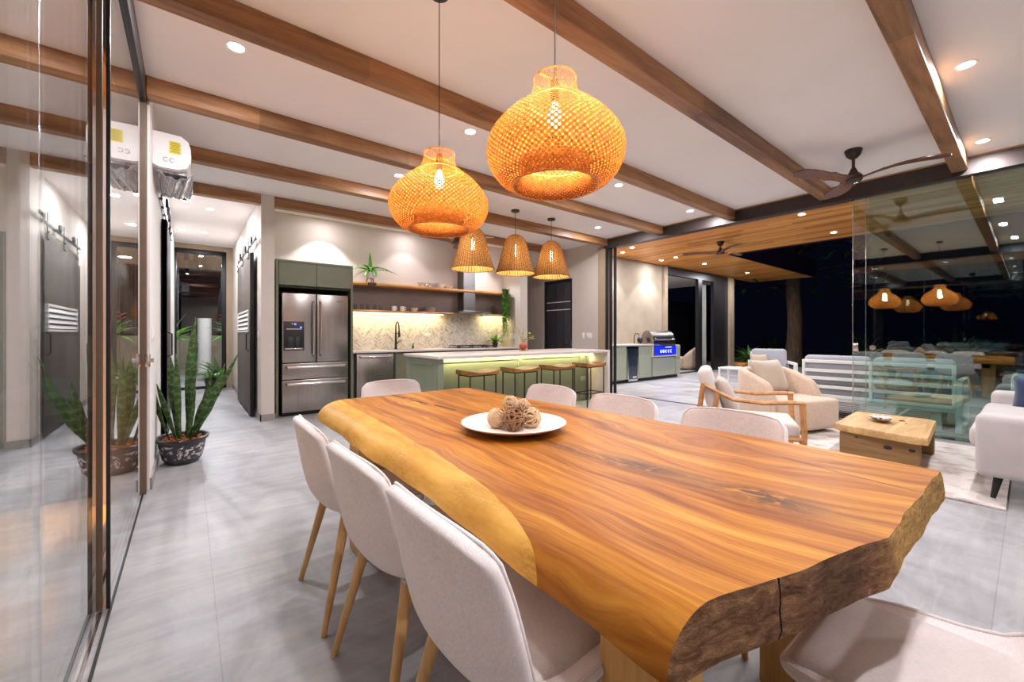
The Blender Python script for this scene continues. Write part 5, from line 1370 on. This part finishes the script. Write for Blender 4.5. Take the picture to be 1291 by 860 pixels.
# sofa right
def sofa():
    t = thing('sofa', 'light grey fabric sofa at the right edge of the picture', 'sofa', (0, 0, .012))
    def arm(x0, x1): 
        MB().box(((x0+x1)/2, -.19, .40), (x1-x0, .88, .44), .05, 4).build('arm', M['sofa'], t, smooth=50)
    arm(4.40, 4.58); arm(6.30, 6.48)
    MB().box((5.44, -.22, .27), (1.74, .80, .18), .03, 3).build('base', M['sofa'], t, smooth=50)
    for x in (5.01, 5.87): MB().box((x, -.10, .42), (.85, .78, .17), .055, 4).build('seat_cushion', M['sofa'], t, smooth=50)
    for x in (5.01, 5.87): MB().box((x, -.52, .62), (.85, .22, .44), .08, 4).build('back_cushion', M['sofa'], t, smooth=50)
    MB().box((5.44, -.66, .50), (2.0, .14, .62), .05, 3).build('backrest', M['sofa'], t, smooth=50)
    for x in (4.55, 6.36):
        for y in (.14, -.62): MB().tube([(x, y, .19), (x-.02*(1 if x < 5 else -1), y+.03, .012 if y > 0 else 0)], [.026, .014], 12).build('leg', M['blackm'], t)
    c = thing('knit_pillow', 'dark blue knitted pillow on the grey sofa', 'pillow', (6.14, -.10, .62), -PI/2+.15)
    MB().pillow((0, 0, .03), (.42, .15, .30), Matrix.Rotation(.2, 3, 'X')).build('cover', M['blue'], c, smooth=180)
    MB().box((5.5, -.30, .09), (1.9, .62, .18), .006).build('plinth', M['plinth'], t)
sofa()

# ------------------------------------------------------------------ outdoor lounge
def out_sofa(loc, rz, L, label, nc, arms=(1, 1), cush='grey'):
    """local: back along x, facing +y"""
    t = thing('outdoor_sofa', label, 'outdoor sofa', loc, rz, 'white framed outdoor seating'); m = MB()
    for z in (.30, .43, .55, .66, .79): m.box((0, 0, z), (L, .03, .045), .004, 1)
    m.build('back_slats', M['whitem'], t)
    m = MB()
    for k in range(nc+1): m.box((-L/2+.02+(L-.04)*k/nc, -.004, .545), (.035, .035, .53), .004, 1)
    m.build('back_posts', M['whitem'], t)
    m = MB(); m.box((0, .36, .26), (L, .72, .05), .004, 1); m.build('seat_frame', M['whitem'], t)
    for s in (-1, 1):
        if not arms[0 if s < 0 else 1]: continue
        m = MB(); x = s*(L/2+.02)
        m.box((x, .38, .60), (.06, .80, .05), .004, 1); m.box((x, .76, .30), (.06, .05, .60), .004, 1); m.box((x, .01, .30), (.06, .05, .60), .004, 1); m.box((x, .38, .02), (.06, .80, .04), .004, 1)
        m.build('arm_frame', M['whitem'], t)
    for s in (-1, 1):
        for y in (.12, .66): MB().box((s*(L/2-.18), y, .12), (.10, .06, .24), .004, 1).build('foot', M['whitem'], t)
    for k in range(nc):
        x = -L/2+L*(k+.5)/nc
        MB().box((x, .38, .36), (L/nc-.02, .66, .15), .05, 3).build('seat_cushion', M[cush], t, smooth=60)
        MB().box((x, .115, .66), (L/nc-.015, .16, .44), .065, 4, R=Matrix.Rotation(.14, 3, 'X')).build('back_cushion', M[cush], t, smooth=60)
    return t
out_sofa((7.17, 1.33, .012), -PI/2, 1.56, 'white slatted outdoor sofa with grey cushions, seen from behind through the glass', 2, (0, 1))
out_sofa((9.9, 3.55, 0), PI/2+.5, .66, 'white outdoor armchair with grey back cushion facing the terrace, left of the outdoor sofa', 1)
c = thing('throw_pillow', 'small beige pillow on the white outdoor armchair', 'pillow', (9.45, 3.55, .62), PI/2+.9)
MB().pillow((0, 0, 0), (.36, .14, .30), Matrix.Rotation(.3, 3, 'X')).build('cover', M['beigec'], c, smooth=180)
out_sofa((9.0, -.62, 0), 0.0, .74, 'white outdoor armchair with grey cushions at the right edge behind the glass', 1)
o = MB().box((8.6, 1.45, .006), (2.9, 2.2, .012), .003, 1).build('outdoor_rug', M['drug']); tag(o, 'dark outdoor rug with a pale grid behind the outdoor sofa', 'rug')
def side_table(x, y, label):
    t = thing('side_table', label, 'side table', (x, y, 0))
    MB().box((0, 0, .50), (.46, .46, .035), .004).build('table_top', M['whitem'], t)
    for sx in (-1, 1):
        for sy in (-1, 1): MB().box((sx*.205, sy*.205, .245), (.04, .04, .49), .003, 1).build('leg', M['whitem'], t)
side_table(8.75, 3.75, 'white square frame side table beside the outdoor armchair')
# chair in the far room
t = thing('tub_armchair', 'beige tub armchair in the far room seen through the outdoor slider', 'armchair', (13.25, 7.35, 0), .4)
MB().box((0, .05, .22), (.66, .72, .40), .06, 4).build('seat', M['beige'], t, smooth=50)
m = MB()
m.grid(lambda u, v: (.42*math.cos(PI*(1+u)), -.02+.42*math.sin(PI*(1+u))*1.0, .05+(.36+.33*math.sin(PI*u)**.8)*v), 24, 6); m.build('wrap_back', M['beige'], t, smooth=180, solid=.09)
